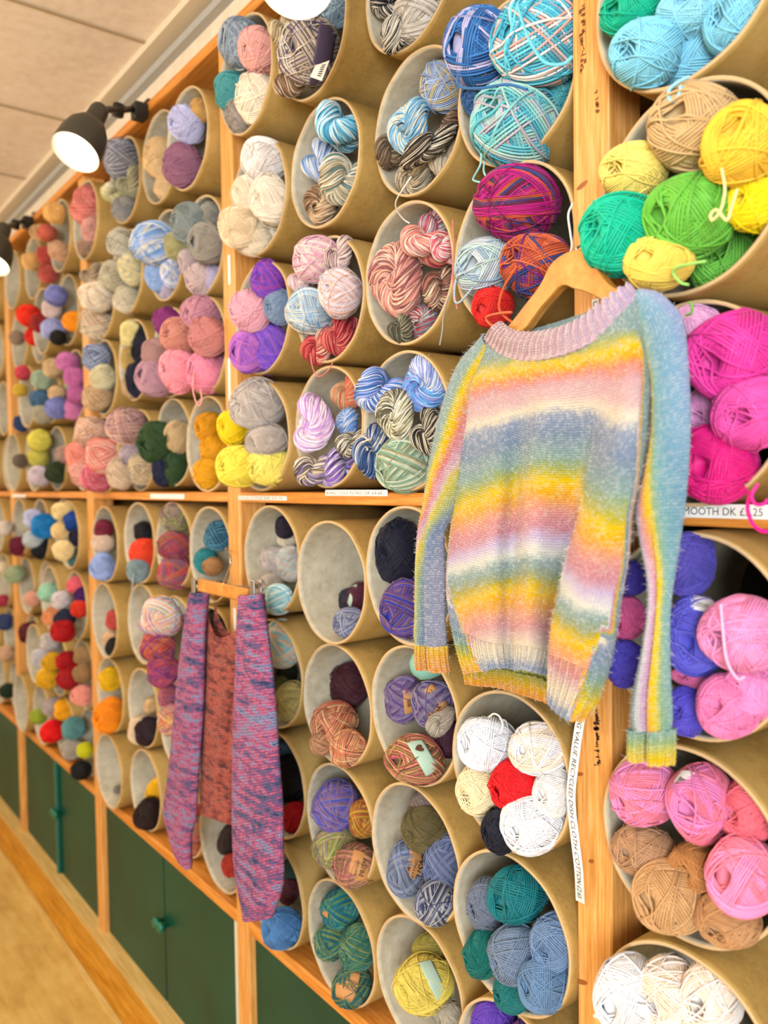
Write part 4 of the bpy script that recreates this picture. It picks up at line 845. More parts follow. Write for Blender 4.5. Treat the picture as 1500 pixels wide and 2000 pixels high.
def knit_mat(name, stops, lo, hi, axis=0, rough=.85, white=.35, wob=.012):
    m = NT(name); a = m.n('ShaderNodeAttribute', attribute_name='pat'); sp = m.n('ShaderNodeSeparateXYZ'); m.l(a.outputs['Vector'], sp.inputs[0])
    n = m.noise(m.mapping((1, 1, 1)), 45, 3, .6); n2 = m.noise(m.mapping((1, 1, 1)), 500, 2, .6)
    x = m.math('ADD', sp.outputs[axis], m.math('MULTIPLY', m.math('SUBTRACT', n, .5), wob*4))
    x = m.math('ADD', x, m.math('MULTIPLY', m.math('SUBTRACT', sp.outputs[2], .5), wob*1.2))
    x = m.math('DIVIDE', m.math('SUBTRACT', x, lo), hi-lo)
    c = m.ramp(x, [((s-lo)/(hi-lo), col) for s, col in sorted(stops)])
    fl = m.math('MULTIPLY', m.math('POWER', sp.outputs[2], 2.2), white)
    c = m.mix(fl, c, 'f6f2ec'); 
    hs = m.n('ShaderNodeHueSaturation'); m.l(c, hs.inputs['Color']); m.l(m.math('ADD', .62, m.math('MULTIPLY', n2, .28)), hs.inputs['Value'])
    hs.inputs['Saturation'].default_value = 1.1
    m.set(Base_Color=hs.outputs[0], Roughness=rough, Specular_IOR_Level=.15, Sheen_Weight=.2, Sheen_Roughness=.35); return m.m

BODY = knit_mat('striped_wool', [(.015, 'a3aec2'), (.05, 'e8deca'), (.085, 'eedfc4'), (.12, 'e2c4bc'), (.155, 'd99f9f'), (.195, 'e8ab8c'), (.235, 'efb45a'), (.275, 'f1c83c'), (.312, 'b9ae4c'), (.335, '9aa888'), (.37, '96aeae'), (.405, 'e8e8dc'), (.45, 'd2c2e0'), (.49, 'd093a0'), (.53, 'dd9f9c'), (.56, 'e8a982'), (.59, 'ecb24e'), (.632, 'f0cc40'), (.66, 'beb84c'), (.69, '98ac80'), (.715, '8eaaa4'), (.79, '8093ac'), (.84, '93a0b8'), (.872, 'eae0ca'), (.90, 'dcbcbc'), (.94, 'd6aeb4'), (.963, 'e09484'), (.985, 'f2ae4e'), (1.01, 'f2ce48'), (1.04, 'a8b06c'), (1.07, '8aa3a4')], -.1, 1.4)
SLV = knit_mat('sleeve_wool', [(0, 'a9b6e0'), (.12, '98bcd8'), (.45, '82aec4'), (.68, '8ab6bc'), (.80, 'a0bc92'), (.88, 'e6d254'), (.98, 'f4cc50'), (1.06, 'efae72'), (1.16, 'e0a8a4'), (1.28, 'd9b8d8'), (1.36, 'd8d8d8'), (1.42, '94b0ac'), (1.5, '9aa6bc'), (1.6, 'b9a8c0')], -.1, 1.8, 0, white=.3, wob=.02)
SLV_L = knit_mat('sleeve_wool_left', [(0, '8a9ca4'), (.5, '8fa8a6'), (.68, '9fb09a'), (.76, 'cfc454'), (.86, 'f0ca44'), (.95, 'ecb05c'), (1.05, 'dc9090'), (1.2, 'd8b0c0'), (1.26, 'e0c8b8'), (1.32, 'dcca5c'), (1.48, 'bcc07c'), (1.58, '94a8a0'), (1.68, '7e92b0'), (2.1, '9ca0b8')], -.1, 2.3, 0, wob=.02)
NECK = knit_mat('pink_rib_wool', [(0, 'd6b2b4'), (.5, 'ddbcbe'), (1, 'dcc4e0')], 0, 1, 0, white=.5)
CUFF_L = knit_mat('orange_rib_wool', [(0, 'f0cc58'), (.4, 'efb65a'), (1, 'e8a468')], 0, 1, 1)
CUFF_R = knit_mat('green_rib_wool', [(0, '8fb4b0'), (.35, 'a6bf8c'), (.62, 'd8d066'), (.85, 'f2cf48'), (1, 'f3d262')], 0, 1, 1)
HEMB = knit_mat('yellow_rib_wool', [(0, 'a8a848'), (.3, 'd2b83c'), (.55, 'eebc34'), (1, 'e8a058')], 0, 1, 1)

jumper = empty('knitted_jumper', tuple(at(1100, 1000, .86)))
tag(jumper, 'pastel striped fuzzy knitted jumper in yellow, pink, grey and blue hanging on wooden hanger', 'jumper')
cols = [
 [(950,670,.845),(930,722,.838),(918,770,.832),(906,852,.832),(892,952,.838),(880,1020,.842),(873,1115,.846),(876,1181,.848),(884,1247,.848),(898,1296,.848),(906,1318,.848)],
 [(972,688,.826),(966,740,.818),(956,800,.814),(944,880,.814),(934,965,.816),(926,1050,.818),(922,1130,.820),(924,1200,.822),(930,1260,.822),(938,1298,.822),(944,1312,.822)],
 [(1005,702,0.812),(1000,760,0.804),(990,830,0.803),(980,900,0.803),(972,980,0.802),(965,1060,0.800),(962,1140,0.800),(962,1210,0.800),(966,1270,0.800),(970,1298,0.800),(972,1306,0.800)],
 [(1035,704,0.808),(1030,770,0.808),(1020,840,0.814),(1010,920,0.824),(1006,1000,0.830),(1003,1080,0.832),(1000,1150,0.832),(998,1220,0.830),(997,1270,0.830),(996,1298,0.830),(996,1308,0.830)],
 [(1075,698,0.806),(1070,770,0.798),(1064,850,0.795),(1056,930,0.793),(1048,1010,0.792),(1042,1090,0.790),(1036,1160,0.790),(1032,1225,0.792),(1030,1275,0.794),(1030,1300,0.794),(1030,1311,0.794)],
 [(1140,674,0.806),(1150,760,0.805),(1146,850,0.812),(1136,930,0.820),(1122,1010,0.831),(1104,1090,0.840),(1090,1160,0.842),(1080,1225,0.844),(1078,1290,0.844),(1078,1315,0.844),(1078,1325,0.844)],
 [(1185,644,.806),(1195,740,.796),(1176,850,.786),(1154,935,.780),(1138,1000,.776),(1118,1075,.772),(1098,1150,.768),(1084,1220,.766),(1076,1300,.764),(1072,1350,.764),(1070,1380,.764)],
 [(1215,612,.808),(1226,720,.786),(1212,850,.768),(1196,940,.758),(1182,1010,.752),(1164,1090,.748),(1148,1165,.746),(1134,1240,.744),(1120,1320,.744),(1112,1375,.744),(1108,1408,.744)],
 [(1236,590,.814),(1252,700,.798),(1246,820,.780),(1234,930,.768),(1222,1010,.764),(1210,1090,.760),(1196,1170,.758),(1180,1250,.756),(1160,1335,.756),(1146,1385,.756),(1138,1412,.756)],
 [(1245,582,.825),(1268,705,.820),(1264,830,.806),(1248,930,.798),(1234,1010,.794),(1224,1090,.790),(1210,1180,.786),(1194,1270,.784),(1178,1340,.782),(1164,1378,.782),(1156,1398,.782)]]
front = np.array([smooth_poly([at(x, y, Y) for x, y, Y in c], 40) for c in cols])       # (10,40,3)
backc = []
for j, f in ((9, .95), (7, .72), (5, .5), (3, .3), (1, .12)):
    c = front[j].copy(); yb = .868+.008*math.sin(3*f)
    le = CAM+(front[0]-CAM)*(yb/front[0][:, 1:2]); ri = CAM+(front[9]-CAM)*(yb/front[9][:, 1:2])
    ri[:, 0] -= .012
    c = le*(1-f)+ri*f; c[:, 1] = yb
    backc.append(c)
allc = np.concatenate([front, np.array(backc)], 0)
ZY = at(1040, 722, .806)[2]+.0
s_ = []
DS = [.065, .05, .03, .01, 0, .0, .07, .10, .10, .09, .09, .07, .06, .06, .06]
CN = []
for k, (c, ds) in enumerate(zip(allc, DS)):
    q = (c[:, 2]-c[-1, 2])/(ZY-c[-1, 2]); fs = q+ds*np.sin(PI*np.clip(q, 0, 1)); bs = np.minimum(.58+1.15*q, 1.4)
    CN.append((c, q, fs, bs))
allc2 = []; s_ = []
# the side seams: where the back panel comes round to the front near the hem
q0 = CN[0][1]; f0 = np.clip((.34-q0)/.34, 0, 1)*.9+.02
q8 = CN[8][1]; f8 = np.clip((.27-q8)/.27, 0, 1)*.8+.05; low8 = (q8 < .27)
def mixc(a, b, f): return a*(1-f[:, None])+b*f[:, None]
allc2.append(CN[0][0]); s_.append(CN[0][3])
allc2.append(mixc(CN[0][0], CN[1][0], f0)); s_.append(CN[0][3])
allc2.append(mixc(CN[0][0], CN[1][0], f0+.03)); s_.append(CN[0][2])
for k in range(1, 8): allc2.append(CN[k][0]); s_.append(CN[k][2])
allc2.append(mixc(CN[8][0], CN[7][0], f8+.06)); s_.append(CN[7][2]*(f8+.06)+CN[8][2]*(.94-f8))
allc2.append(mixc(CN[8][0], CN[7][0], f8)); s_.append(np.where(low8, CN[8][3], CN[8][2]))
allc2.append(CN[8][0]); s_.append(np.where(low8, CN[8][3], CN[8][2]))
for k in range(9, 15): allc2.append(CN[k][0]); s_.append(CN[k][3])
allc = np.array(allc2)
G = np.concatenate([allc, np.array(s_)[..., None], np.zeros(allc.shape[:2]+(1,))], 2).transpose(1, 0, 2)
G = resample(G, 110, 240, True)
def blurv(A, k, closed):
    for _ in range(k):
        B = A.copy(); B[1:-1] = (A[:-2]+2*A[1:-1]+A[2:])/4; A = B
        A = (np.roll(A, 1, 1)+2*A+np.roll(A, -1, 1))/4 if closed else A
    return A
G[..., :3] = blurv(G[..., :3], 4, True)
# small soft creases
vv, uu = np.meshgrid(np.linspace(0, 1, 110), np.linspace(0, 1, 240, endpoint=False), indexing='ij')
G[..., 1] += .0022*np.sin(uu*60+3*np.sin(vv*5))*vv+.0014*np.sin(uu*25+vv*22)
CB = np.stack([G[..., 3], G[..., 4]], -1)
NF = grid_normals(G[..., :3], True); flipb = 1 if NF[50, 60, 1] < 0 else -1
nh = 97
knit('body', G[:nh+1, :, :3], CB[:nh+1], BODY, jumper, True, flip=flipb)
knit('hem', G[nh:, :, :3], CB[nh:], BODY, jumper, True, flip=flipb, rib=3, ribd=.0048, seed=2)
# the back hem shows below the front one
bt = [(903,1300,.852),(925,1306,.858),(955,1306,.860),(985,1308,.861),(1015,1316,.861),(1045,1322,.860),(1075,1335,.858),(1100,1350,.852)]
bb_ = [(908,1337,.852),(930,1341,.858),(957,1343,.860),(985,1348,.861),(1015,1358,.861),(1045,1367,.860),(1075,1378,.858),(1100,1386,.852)]
top = np.array([at(*q) for q in bt]); bot = np.array([at(*q) for q in bb_])
HB = np.array([top*(1-f)+bot*f for f in np.linspace(0, 1, 4)])
HB = resample(HB, 12, 60, False); Cn = np.stack(np.meshgrid(np.linspace(0, 1, 60), np.linspace(0, 1, 12)), -1)
nfl = 1 if grid_normals(HB, False)[5, 30, 1] < 0 else -1
knit('back_hem', HB, Cn, HEMB, jumper, False, rib=3, ribd=.0048, flip=nfl, seed=3)

def sleeve(name, rows, mat, parent, T=.026, crease=.7, cstart=.45, q0=0., q1=.55, shift=None, inset=0., cx=.48, v0=0, rib=0, nv=90, nu=90, C2=None, sw=.0044, sh=.0036, stitches=True, cq=0, seed=5):
    """rows: (outer px, py, inner px, py, Y)"""
    R = np.array(rows, float); n = len(R); out = []
    A = np.array([at(r[0], r[1], r[4]) for r in R]); B = np.array([at(r[2], r[3], r[4]) for r in R])
    for i in range(n):
        v = v0+(1-v0)*i/(n-1)
        qs = float(np.interp(v, *zip(*shift))) if shift else q0+q1*float(np.clip((v-.1)/.75, 0, 1))
        if inset and i > 1:
            w_ = A[i]-B[i]; w_ = w_/np.linalg.norm(w_)*inset*min(1, (i-1)/4); A[i] = A[i]-w_; B[i] = B[i]+w_
        k = crease*np.clip((v-cstart)/.2, 0, 1); ring = []
        wd = np.linalg.norm(A[i]-B[i]); TT = min(T, wd*.42)
        if len(R[i]) > 5 and R[i][5] > 0: TT = R[i][5]
        for x in np.linspace(0, 1, 13):
            d = TT*math.sin(PI*x)**.6 if 0 < x < 1 else 0
            d *= 1-k*math.exp(-((x-cx)/.10)**2)
            p = A[i]*(1-x)+B[i]*x; ring.append((p[0], p[1]-d, p[2], x+qs, v))
        for x in np.linspace(1, 0, 9)[1:-1]:
            d = TT*.8*math.sin(PI*x)**.6
            p = A[i]*(1-x)+B[i]*x; ring.append((p[0], p[1]+d, p[2], x+qs, v))
        out.append(ring)
    G = resample(np.array(out), nv, nu, True); G = blurv(G, 2, True)
    fl = 1 if grid_normals(G[..., :3], True)[nv//2, nu//4, 1] < 0 else -1
    C = G[..., 3:5]
    if C2 is not None:
        vv = np.broadcast_to(np.linspace(0, 1, nv)[:, None], (nv, nu)); C = np.stack([G[..., 3], vv], -1)
    return knit(name, G[..., :3], C, mat, parent, True, flip=fl, rib=rib, sw=sw, sh=sh, stitches=stitches, seed=seed)
left = [(948,652,952,676,.846),(925,680,944,706,.843),(902,706,932,742,.840),(876,768,920,792,.835),(856,840,908,862,.832),(840,912,898,932,.832),(828,992,888,992,.836),(821,1030,868,1042,.838),(817,1082,867,1090,.838),(815,1120,868,1130,.838),(814,1198,869,1202,.838),(812,1240,872,1254,.838),(817,1256,870,1264,.838)]
sl = sleeve('sleeve', left, SLV_L, jumper, T=.022, inset=.004, shift=[(0, -.1), (.2, 0), (.33, .14), (.46, .5), (.58, .82), (.72, 1.15), (1, 1.28)], cx=.5)
sl['label'] = 'sleeve on the left, grey green with a yellow and rose edge'
sleeve('cuff', [(817,1254,871,1262,.838),(816,1270,872,1278,.838),(816,1290,874,1298,.838),(817,1304,877,1314,.838)], CUFF_L, sl, T=.024, crease=.92, cstart=-1, cx=.5, rib=2, nv=14, nu=70, C2=1)
right = [(1250,566,1242,590,.832),(1285,573,1250,620,.828),(1312,592,1258,660,.824),(1334,618,1266,705,.820),(1347,690,1272,760,.814),(1356,800,1268,850,.808),(1354,890,1254,930,.804),(1347,985,1238,990,.802),(1338,1053,1242,1045,.802),(1326,1128,1256,1130,.802),(1318,1198,1256,1200,.802),(1317,1280,1244,1285,.802),(1319,1350,1231,1350,.802),(1322,1405,1226,1400,.802),(1318,1428,1232,1424,.802)]
sr_ = sleeve('sleeve', right, SLV, jumper, T=.024, inset=.0075, shift=[(0, -.1), (.25, 0), (.36, .06), (.5, .42), (.64, .62), (1, .72)], cx=.5, cstart=.5, crease=.85, nu=110)
sr_['label'] = 'sleeve on the right, blue with a yellow and pink edge'
sleeve('cuff', [(1318,1426,1231,1420,.802),(1318,1450,1230,1446,.802),(1318,1470,1230,1466,.802),(1317,1496,1231,1480,.802)], CUFF_R, sr_, T=.028, crease=.92, cstart=-1, cx=.5, rib=2, nv=18, nu=80, C2=1)
# neck band
nt = [(976,630,.838),(992,643,.824),(1024,651,.812),(1072,646,.806),(1120,630,.806),(1160,604,.808),(1196,573,.814),(1228,553,.826)]
nb = [(944,664,.842),(972,690,.822),(1008,704,.808),(1048,704,.802),(1104,691,.800),(1160,666,.802),(1202,634,.808),(1244,580,.824)]
top = smooth_poly([at(*q) for q in nt], 50); bot = smooth_poly([at(*q) for q in nb], 50)
rings = []
for f in np.linspace(0, 1, 6):
    row = top*(1-f)+bot*f; row[:, 1] -= .006*math.sin(PI*min(1, f+.15)); rings.append(row)
NBn = np.array(rings)
# the roll-over edge and the inside of the band
ins = top.copy(); ins[:, 1] += .006; ins[:, 2] -= .002; ins2 = bot.copy(); ins2[:, 1] += .007
NBn = np.concatenate([[ins2], [ins], NBn], 0)
NBn = resample(NBn, 26, 120, False)
Cn = np.stack(np.meshgrid(np.linspace(0, 1, 120), np.linspace(0, 1, 26)), -1)
nfl = 1 if grid_normals(NBn, False)[18, 60, 1] < 0 else -1
knit('neckband', NBn, Cn, NECK, jumper, False, rib=3, ribd=.0055, flip=nfl, seed=8)
# back of the neck band, behind the hanger
bk = smooth_poly([at(976,634,.846), at(1010,650,.872), at(1100,640,.885), at(1200,590,.872), at(1228,560,.842)], 40)
BKn = np.array([bk+np.array([0, 0, -.028*f]) for f in np.linspace(0, 1, 6)])
BKn = resample(BKn, 12, 80, False); Cn = np.stack(np.meshgrid(np.linspace(0, 1, 80), np.linspace(0, 1, 12)), -1)
knit('back_neckband', BKn, Cn, NECK, jumper, False, rib=3, ribd=.002, seed=9)
# mohair halo: short stray fibres
def halo(parent, count, seed, col, length=.006):
    rs = np.random.RandomState(seed); mb = MB()
    meshes = [o for o in bpy.data.objects if o.type == 'MESH' and (o.parent == parent or (o.parent and o.parent.parent == parent))]
    for o in meshes:
        nvx = len(o.data.vertices); co = np.zeros(nvx*3, np.float32); no = np.zeros(nvx*3, np.float32)
        o.data.vertices.foreach_get('co', co); o.data.vertices.foreach_get('normal', no); co = co.reshape(-1, 3); no = no.reshape(-1, 3)
        n = int(count*nvx/sum(len(q.data.vertices) for q in meshes)); ix = rs.randint(0, nvx, n)
        p0 = co[ix]; d = unit(no[ix]+rs.normal(0, .8, (n, 3))); L = length*(.4+rs.rand(n, 1))
        p1 = p0+d*L*.5; p2 = p1+unit(d+rs.normal(0, .5, (n, 3)))*L*.5
        side = unit(np.cross(d, rs.normal(0, 1, (n, 3))))*.00013
        V = np.stack([p0-side, p0+side, p1+side, p1-side, p2+side*.3, p2-side*.3], 1).reshape(-1, 3)
        b = np.arange(n)[:, None]*6
        Q = np.concatenate([b+np.array([[0, 1, 2, 3]]), b+np.array([[3, 2, 4, 5]])])
        mb.add(V, Q, p=np.zeros((len(V), 3)))
    return mb.obj('mohair_fuzz', plain('mohair_fuzz', col, .7), parent)
fz = halo(jumper, 42000, 3, 'ece6e2'); fz['kind'] = 'stuff'

# wooden coat hanger
outer = [(962,652),(990,638),(1024,596),(1046,568),(1060,546),(1070,524),(1082,508),(1100,495),(1118,488),(1134,487),(1148,495),(1160,512),(1172,534),(1186,552),(1202,563),(1240,580),(1262,600)]
inner = [(968,676),(1018,648),(1040,622),(1056,600),(1076,578),(1088,564),(1097,558),(1106,558),(1114,562),(1126,566),(1138,569),(1150,573),(1162,578),(1175,584),(1190,591),(1232,608),(1258,622)]
oy = .846; a = smooth_poly([at(x, y, oy) for x, y in outer], 60); b = smooth_poly([at(x, y, oy) for x, y in inner], 60)
th = .016; mb = MB(); V = []
for p, q in zip(a, b):
    c = (p+q)/2; e = .0025
    for (pt, yy) in ((p+(c-p)*.06, 0), (p, e), (p, th-e), (p+(c-p)*.06, th), (q+(c-q)*.06, th), (q, th-e), (q, e), (q+(c-q)*.06, 0)):
        V.append((pt[0], oy+yy, pt[2]))
Q = [(i*8+k, i*8+(k+1) % 8, i*8+8+(k+1) % 8, i*8+8+k) for i in range(59) for k in range(8)]
mb.add(V, Q); mb.add(V[:8]+V[-8:], [], [(0, k, k+1) for k in range(1, 7)]+[(8, 8+k+1, 8+k) for k in range(1, 7)])
hang = mb.obj('coat_hanger', hanger_wood); tag(hang, 'varnished wooden coat hanger holding the pastel striped jumper on the nearest post', 'coat hanger')
chrome = plain('chrome_wire', 'c8c8cc', .25, 1.0)
hk = at(1128, 489, oy+th/2)
pts = [hk+np.array([0, 0, -.004]), hk+np.array([0, 0, .004]), hk+np.array([0, .03, .012]), hk+np.array([0, .078, .008]), hk+np.array([0, .080, -.006])]
MB().tube(smooth_poly(pts, 24), .0016, 8).obj('hook', chrome, hang, True)

# ------------------------------------------------------------------ clip hanger with the lilac shrug
def shrug_mat(name, cols):
    m = NT(name); v = m.mapping((14, 14, 62)); n = m.noise(v, 1.0, 4, .6); v2 = m.mapping((90, 90, 150)); n2 = m.noise(v2, 1.0, 2, .5)
    x = m.math('ADD', m.math('MULTIPLY', n, .68), m.math('MULTIPLY', n2, .32)); c = m.ramp(x, cols)
    m.set(Base_Color=c, Roughness=.85, Specular_IOR_Level=.1, Sheen_Weight=.08); return m.m
SH1 = shrug_mat('lilac_wool', [(.34, '343558'), (.41, '565a80'), (.45, '785080'), (.485, '98486c'), (.52, 'c46c84'), (.545, '84588a'), (.59, '8890b0'), (.66, '484c74')])
SH2 = shrug_mat('brick_wool', [(.36, '4c2c34'), (.44, '743a34'), (.50, '9c4c40'), (.56, 'ac5c50'), (.62, '765044'), (.68, '5c4444')])
shrug = empty('knitted_shrug', tuple(at(440, 1300, .86)))
tag(shrug, 'lilac, pink and brick red chunky knitted shrug clipped by its sleeves below the middle shelf', 'knitted shrug')
ls = [(380,1156,404,1158,.84),(370,1200,400,1200,.84),(360,1260,398,1260,.84),(350,1330,398,1330,.84),(342,1400,396,1400,.84),(334,1480,391,1480,.84),(325,1550,387,1548,.84),(319,1588,384,1600,.84),(330,1616,375,1622,.84),(342,1655,371,1655,.84),(356,1682,372,1690,.84),(366,1696,373,1698,.84)]
rs_ = [(508,1160,476,1162,.83),(516,1205,472,1210,.83),(526,1270,466,1280,.83),(536,1340,461,1345,.83),(543,1410,457,1415,.83),(549,1490,454,1500,.83),(556,1570,453,1590,.83),(557,1660,456,1680,.83),(556,1728,466,1745,.83),(532,1792,480,1794,.83)]
a1 = sleeve('sleeve', ls, SH1, shrug, T=.022, inset=.006, crease=.25, cstart=0, nv=60, nu=50, sw=.0075, sh=.0065, seed=11)
a2 = sleeve('sleeve', rs_, SH1, shrug, T=.026, inset=.010, crease=.15, cstart=0, nv=60, nu=60, sw=.0075, sh=.0065, seed=12)
bd = [(474,1190,402,1180,.862),(468,1215,408,1212,.862),(466,1240,400,1238,.862),(464,1290,398,1290,.862),(460,1350,397,1345,.862),(458,1420,396,1415,.862),(456,1500,394,1490,.862),(456,1560,393,1545,.862),(452,1612,391,1592,.862)]
# neckline: scoop the top edge by rebuilding the first rows
R0 = np.array(bd, float)
def scoop():
    rows = []; n = 9
    tl = [(402,1172),(408,1205),(418,1236),(430,1245),(444,1243),(456,1236),(466,1224),(472,1200),(476,1172)]
    for k in range(14):
        f = k/13; row = []
        for j in range(n):
            x1 = 392+(452-392)*j/(n-1); y1 = 1592+20*j/(n-1); tx, ty = tl[j]
            y = ty+(y1-ty)*f; x = tx+(x1-tx)*min(1, f*1.0); row.append(at(x, y, .862-.012*math.sin(PI*j/(n-1))+.003*math.sin(j*1.9+k*.4)))
        rows.append(row)
    return np.array(rows)
G = resample(scoop(), 50, 50, False); fl = 1 if grid_normals(G, False)[25, 25, 1] < 0 else -1
knit('body', G, np.zeros((50, 50, 2)), SH2, shrug, False, sw=.0075, sh=.0065, flip=fl, seed=13)['label'] = 'brick red body of the shrug'
Gb = G.copy()[:, ::-1]; Gb[..., 1] = .885
knit('back', Gb, np.zeros((50, 50, 2)), SH2, shrug, False, sw=.0075, sh=.0065, flip=-fl, stitches=False)
fl_ = empty('coat_hanger', tuple(at(438, 1140, .835)))
tag(fl_, 'small orange wooden clip hanger with a metal hook holding the lilac shrug', 'coat hanger')
a = at(390, 1128, .832); b = at(486, 1134, .832)
mb = MB(); mb.box(a[0], b[0], .826, .840, a[2]-.033, a[2]-.003, bev=.003); mb.obj('wooden_bar', hanger_wood, fl_)
hk = np.array([(a[0]+b[0])/2, .833, a[2]-.004])
u = at(449, 1100, .833)
pts = [hk, at(448, 1108, .833), at(451, 1094, .836), at(447, 1080, .85), at(440, 1074, .88), at(441, 1070, .92), at(444, 1076, .9385)]
MB().tube(smooth_poly(pts, 30), .002, 8).obj('hook', chrome, fl_, True)
for (px, py) in ((384, 1140), (500, 1146)):
    c = at(px, py, .832); mb = MB()
    mb.box(c[0]-.010, c[0]+.010, .822, .826, c[2]-.030, c[2]+.014, bev=.0015); mb.box(c[0]-.010, c[0]+.010, .838, .842, c[2]-.030, c[2]+.014, bev=.0015)
    mb.tube([c+np.array([-.012, 0, .004]), c+np.array([.012, 0, .004])], .005, 10)
    mb.obj('clip', chrome, fl_)
mb = MB(); p1 = at(380, 1140, .833); p2 = at(505, 1148, .833); mb.tube([p1, p2], .0022, 8); mb.obj('rod', chrome, fl_, True)

# ------------------------------------------------------------------ clamp lamps on the rail
shade_m = plain('dark_grey_shade', '3a382f', .42); black_m = plain('black_clamp', '1c1c1a', .45)
glow = NT('lit_bulb'); glow.set(Base_Color='fff4dc', Emission_Color=(1, .90, .62, 1), Emission_Strength=4.0); glow = glow.m
inner_m = plain('white_shade_lining', 'f4ead0', .4)
def lamp(ox, oy_, Y, dcam, clamp_px, label, power, r=.058):
    """ox, oy_: middle of the opening; dcam: axis from the back of the shade to its opening"""
    root = empty('clamp_lamp'); o = at(ox, oy_, Y); ax = CR*dcam[0]+CU*dcam[1]-CF*dcam[2]; ax /= np.linalg.norm(ax)
    back = o-ax*.135; root.location = tuple(back); tag(root, label, 'lamp', 'clamp spotlights on the top rail')
    prof = [(r, 0), (r*1.0, -.012), (r*.97, -.045), (r*.86, -.075), (r*.62, -.100), (r*.42, -.112), (r*.40, -.150), (r*.36, -.160), (0, -.161)]
    inn = [(r, 0), (r-.003, -.001), (r*.93, -.042), (r*.80, -.072), (r*.55, -.094), (0, -.1)]
    bpy.context.view_layer.update()
    mb = MB(); mb.lathe(prof[::-1], o, ax, 40, 0); mb.lathe(inn, o, ax, 40, 1); mb.obj('lamp_shade', [shade_m, inner_m], root, True)
    bb = MB(); bb.lathe([(0, -.006), (r*.5, -.008), (r*.78, -.016), (r*.84, -.03), (r*.6, -.06), (0, -.085)], o, ax, 32); bb.obj('bulb', glow, root, True)
    c = at(clamp_px[0], clamp_px[1], FRONT-.03); j = o-ax*.128
    arm = MB(); k = (j+c)/2+np.array([0, 0, .012])
    arm.tube(smooth_poly([j, j+(k-j)*.5+np.array([0, 0, .01]), k, c+np.array([0, -.02, .004]), c], 20), .0085, 10)
    arm.lathe([(0, -.016), (.016, -.014), (.016, .014), (0, .016)], k, (0, .2, 1), 16); arm.obj('arm', black_m, root, True)
    cl = MB(); cl.box(c[0]-.02, c[0]+.02, c[1]-.016, FRONT-.0065, c[2]-.02, c[2]+.026, bev=.004)
    cl.box(c[0]-.016, c[0]+.016, FRONT-.008, FRONT+.03, RAIL_TOP+.001, RAIL_TOP+.008, bev=.002); cl.obj('clamp', black_m, root)
    l = bpy.data.lights.new('lamp_light', 'SPOT'); l.energy = power; l.color = (1, .80, .52); l.spot_size = 2.2; l.spot_blend = .8; l.shadow_soft_size = .05
    lo = bpy.data.objects.new('lamp_light', l); COL.objects.link(lo); lo.location = tuple(o+ax*.01); lo.rotation_euler = Vector(tuple(ax)).to_track_quat('-Z', 'Y').to_euler()
    lo.parent = root; lo.matrix_parent_inverse = root.matrix_basis.inverted()
lamp(147, 298, .64, (-.22, -.86, .44), (270, 220), 'dark grey clamp spotlight, whole and lit, in front of the ceiling at upper left', 5)
lamp(-18, 516, .64, (-.10, -.90, .40), (52, 436), 'dark clamp spotlight cut off by the left edge of the photo', 5)
lamp(577, -40, .66, (-.05, -.84, .52), (700, -90), 'lit clamp spotlight cut off by the top edge, above the beige and purple yarn', 5)

# ------------------------------------------------------------------ loose ends, loops and paper bands
bpy.context.view_layer.update()
def tail(key, pts, col, r=.0017, name='yarn_tail'):
    o = BALL[key]; P = smooth_poly([at(*p) for p in pts], 12*len(pts))
    n = len(P); V, Q = tube_geo(P, r, 7)
    d = np.linspace(0, len(pts)*.2, n)
    mb = MB().add(V, Q, p=np.stack([np.repeat(d, 7), np.tile(np.arange(7)/7, n), np.full(n*7, .5)], -1))
    return mb.obj(name, yarn_mat([col]), o, True)
tail(('B4', 'grey and beige'), [(803,345,.90),(790,365,.90),(774,392,.915),(775,410,.93),(788,428,.95),(800,436,.96)], 'f0ece4', .0014)
tail(('B8', 'brown and cream'), [(880,572,.90),(872,592,.90),(866,620,.905),(864,645,.905),(859,674,.905)], '9a9894', .0013)
tail(('B8', 'pink and white'), [(884,430,.915),(886,480,.912),(884,540,.91),(888,575,.905),(893,604,.905)], 'd87878', .0013)
tail(('B9', 'magenta and rust'), [(1118,398,.93),(1110,420,.92),(1114,455,.918),(1117,480,.918),(1112,498,.92)], 'ece8e0', .0016)
tail(('B5', 'aqua green'), [(940,300,.90),(938,322,.90),(926,345,.905),(925,352,.905),(940,356,.905),(952,352,.905),(945,335,.905),(946,316,.90)], '8cc8c8')
tail(('B11', 'crimson red'), [(606,690,.905),(610,715,.905),(618,733,.91),(628,734,.91),(642,722,.915),(650,708,.92)], 'd07870', .0013)
tail(('C11', 'bubblegum pink'), [(378,728,.885),(377,760,.88),(383,785,.885),(390,792,.885),(394,780,.885),(392,760,.89)], 'eaa0a4', .002)
tail(('A2', 'pale yellow'), [(1235,390,.865),(1200,402,.86),(1180,420,.855),(1168,450,.85),(1164,480,.85),(1168,500,.85),(1175,490,.85),(1172,470,.85),(1180,440,.852),(1205,408,.858)], 'f0e4a0')
tail(('A2', 'golden yellow'), [(1410,330,.85),(1416,370,.84),(1408,410,.84),(1392,430,.842),(1388,420,.842),(1400,410,.842),(1420,430,.838),(1430,400,.84),(1440,370,.842)], 'f4e4a0')
tail(('A2', 'apple green'), [(1380,510,.84),(1350,515,.84),(1322,522,.845),(1316,535,.85),(1330,552,.85),(1345,556,.85)], '98e070')
tail(('A2', 'butter yellow'), [(1348,590,.86),(1352,600,.86),(1350,612,.862),(1340,616,.865)], '70b848')
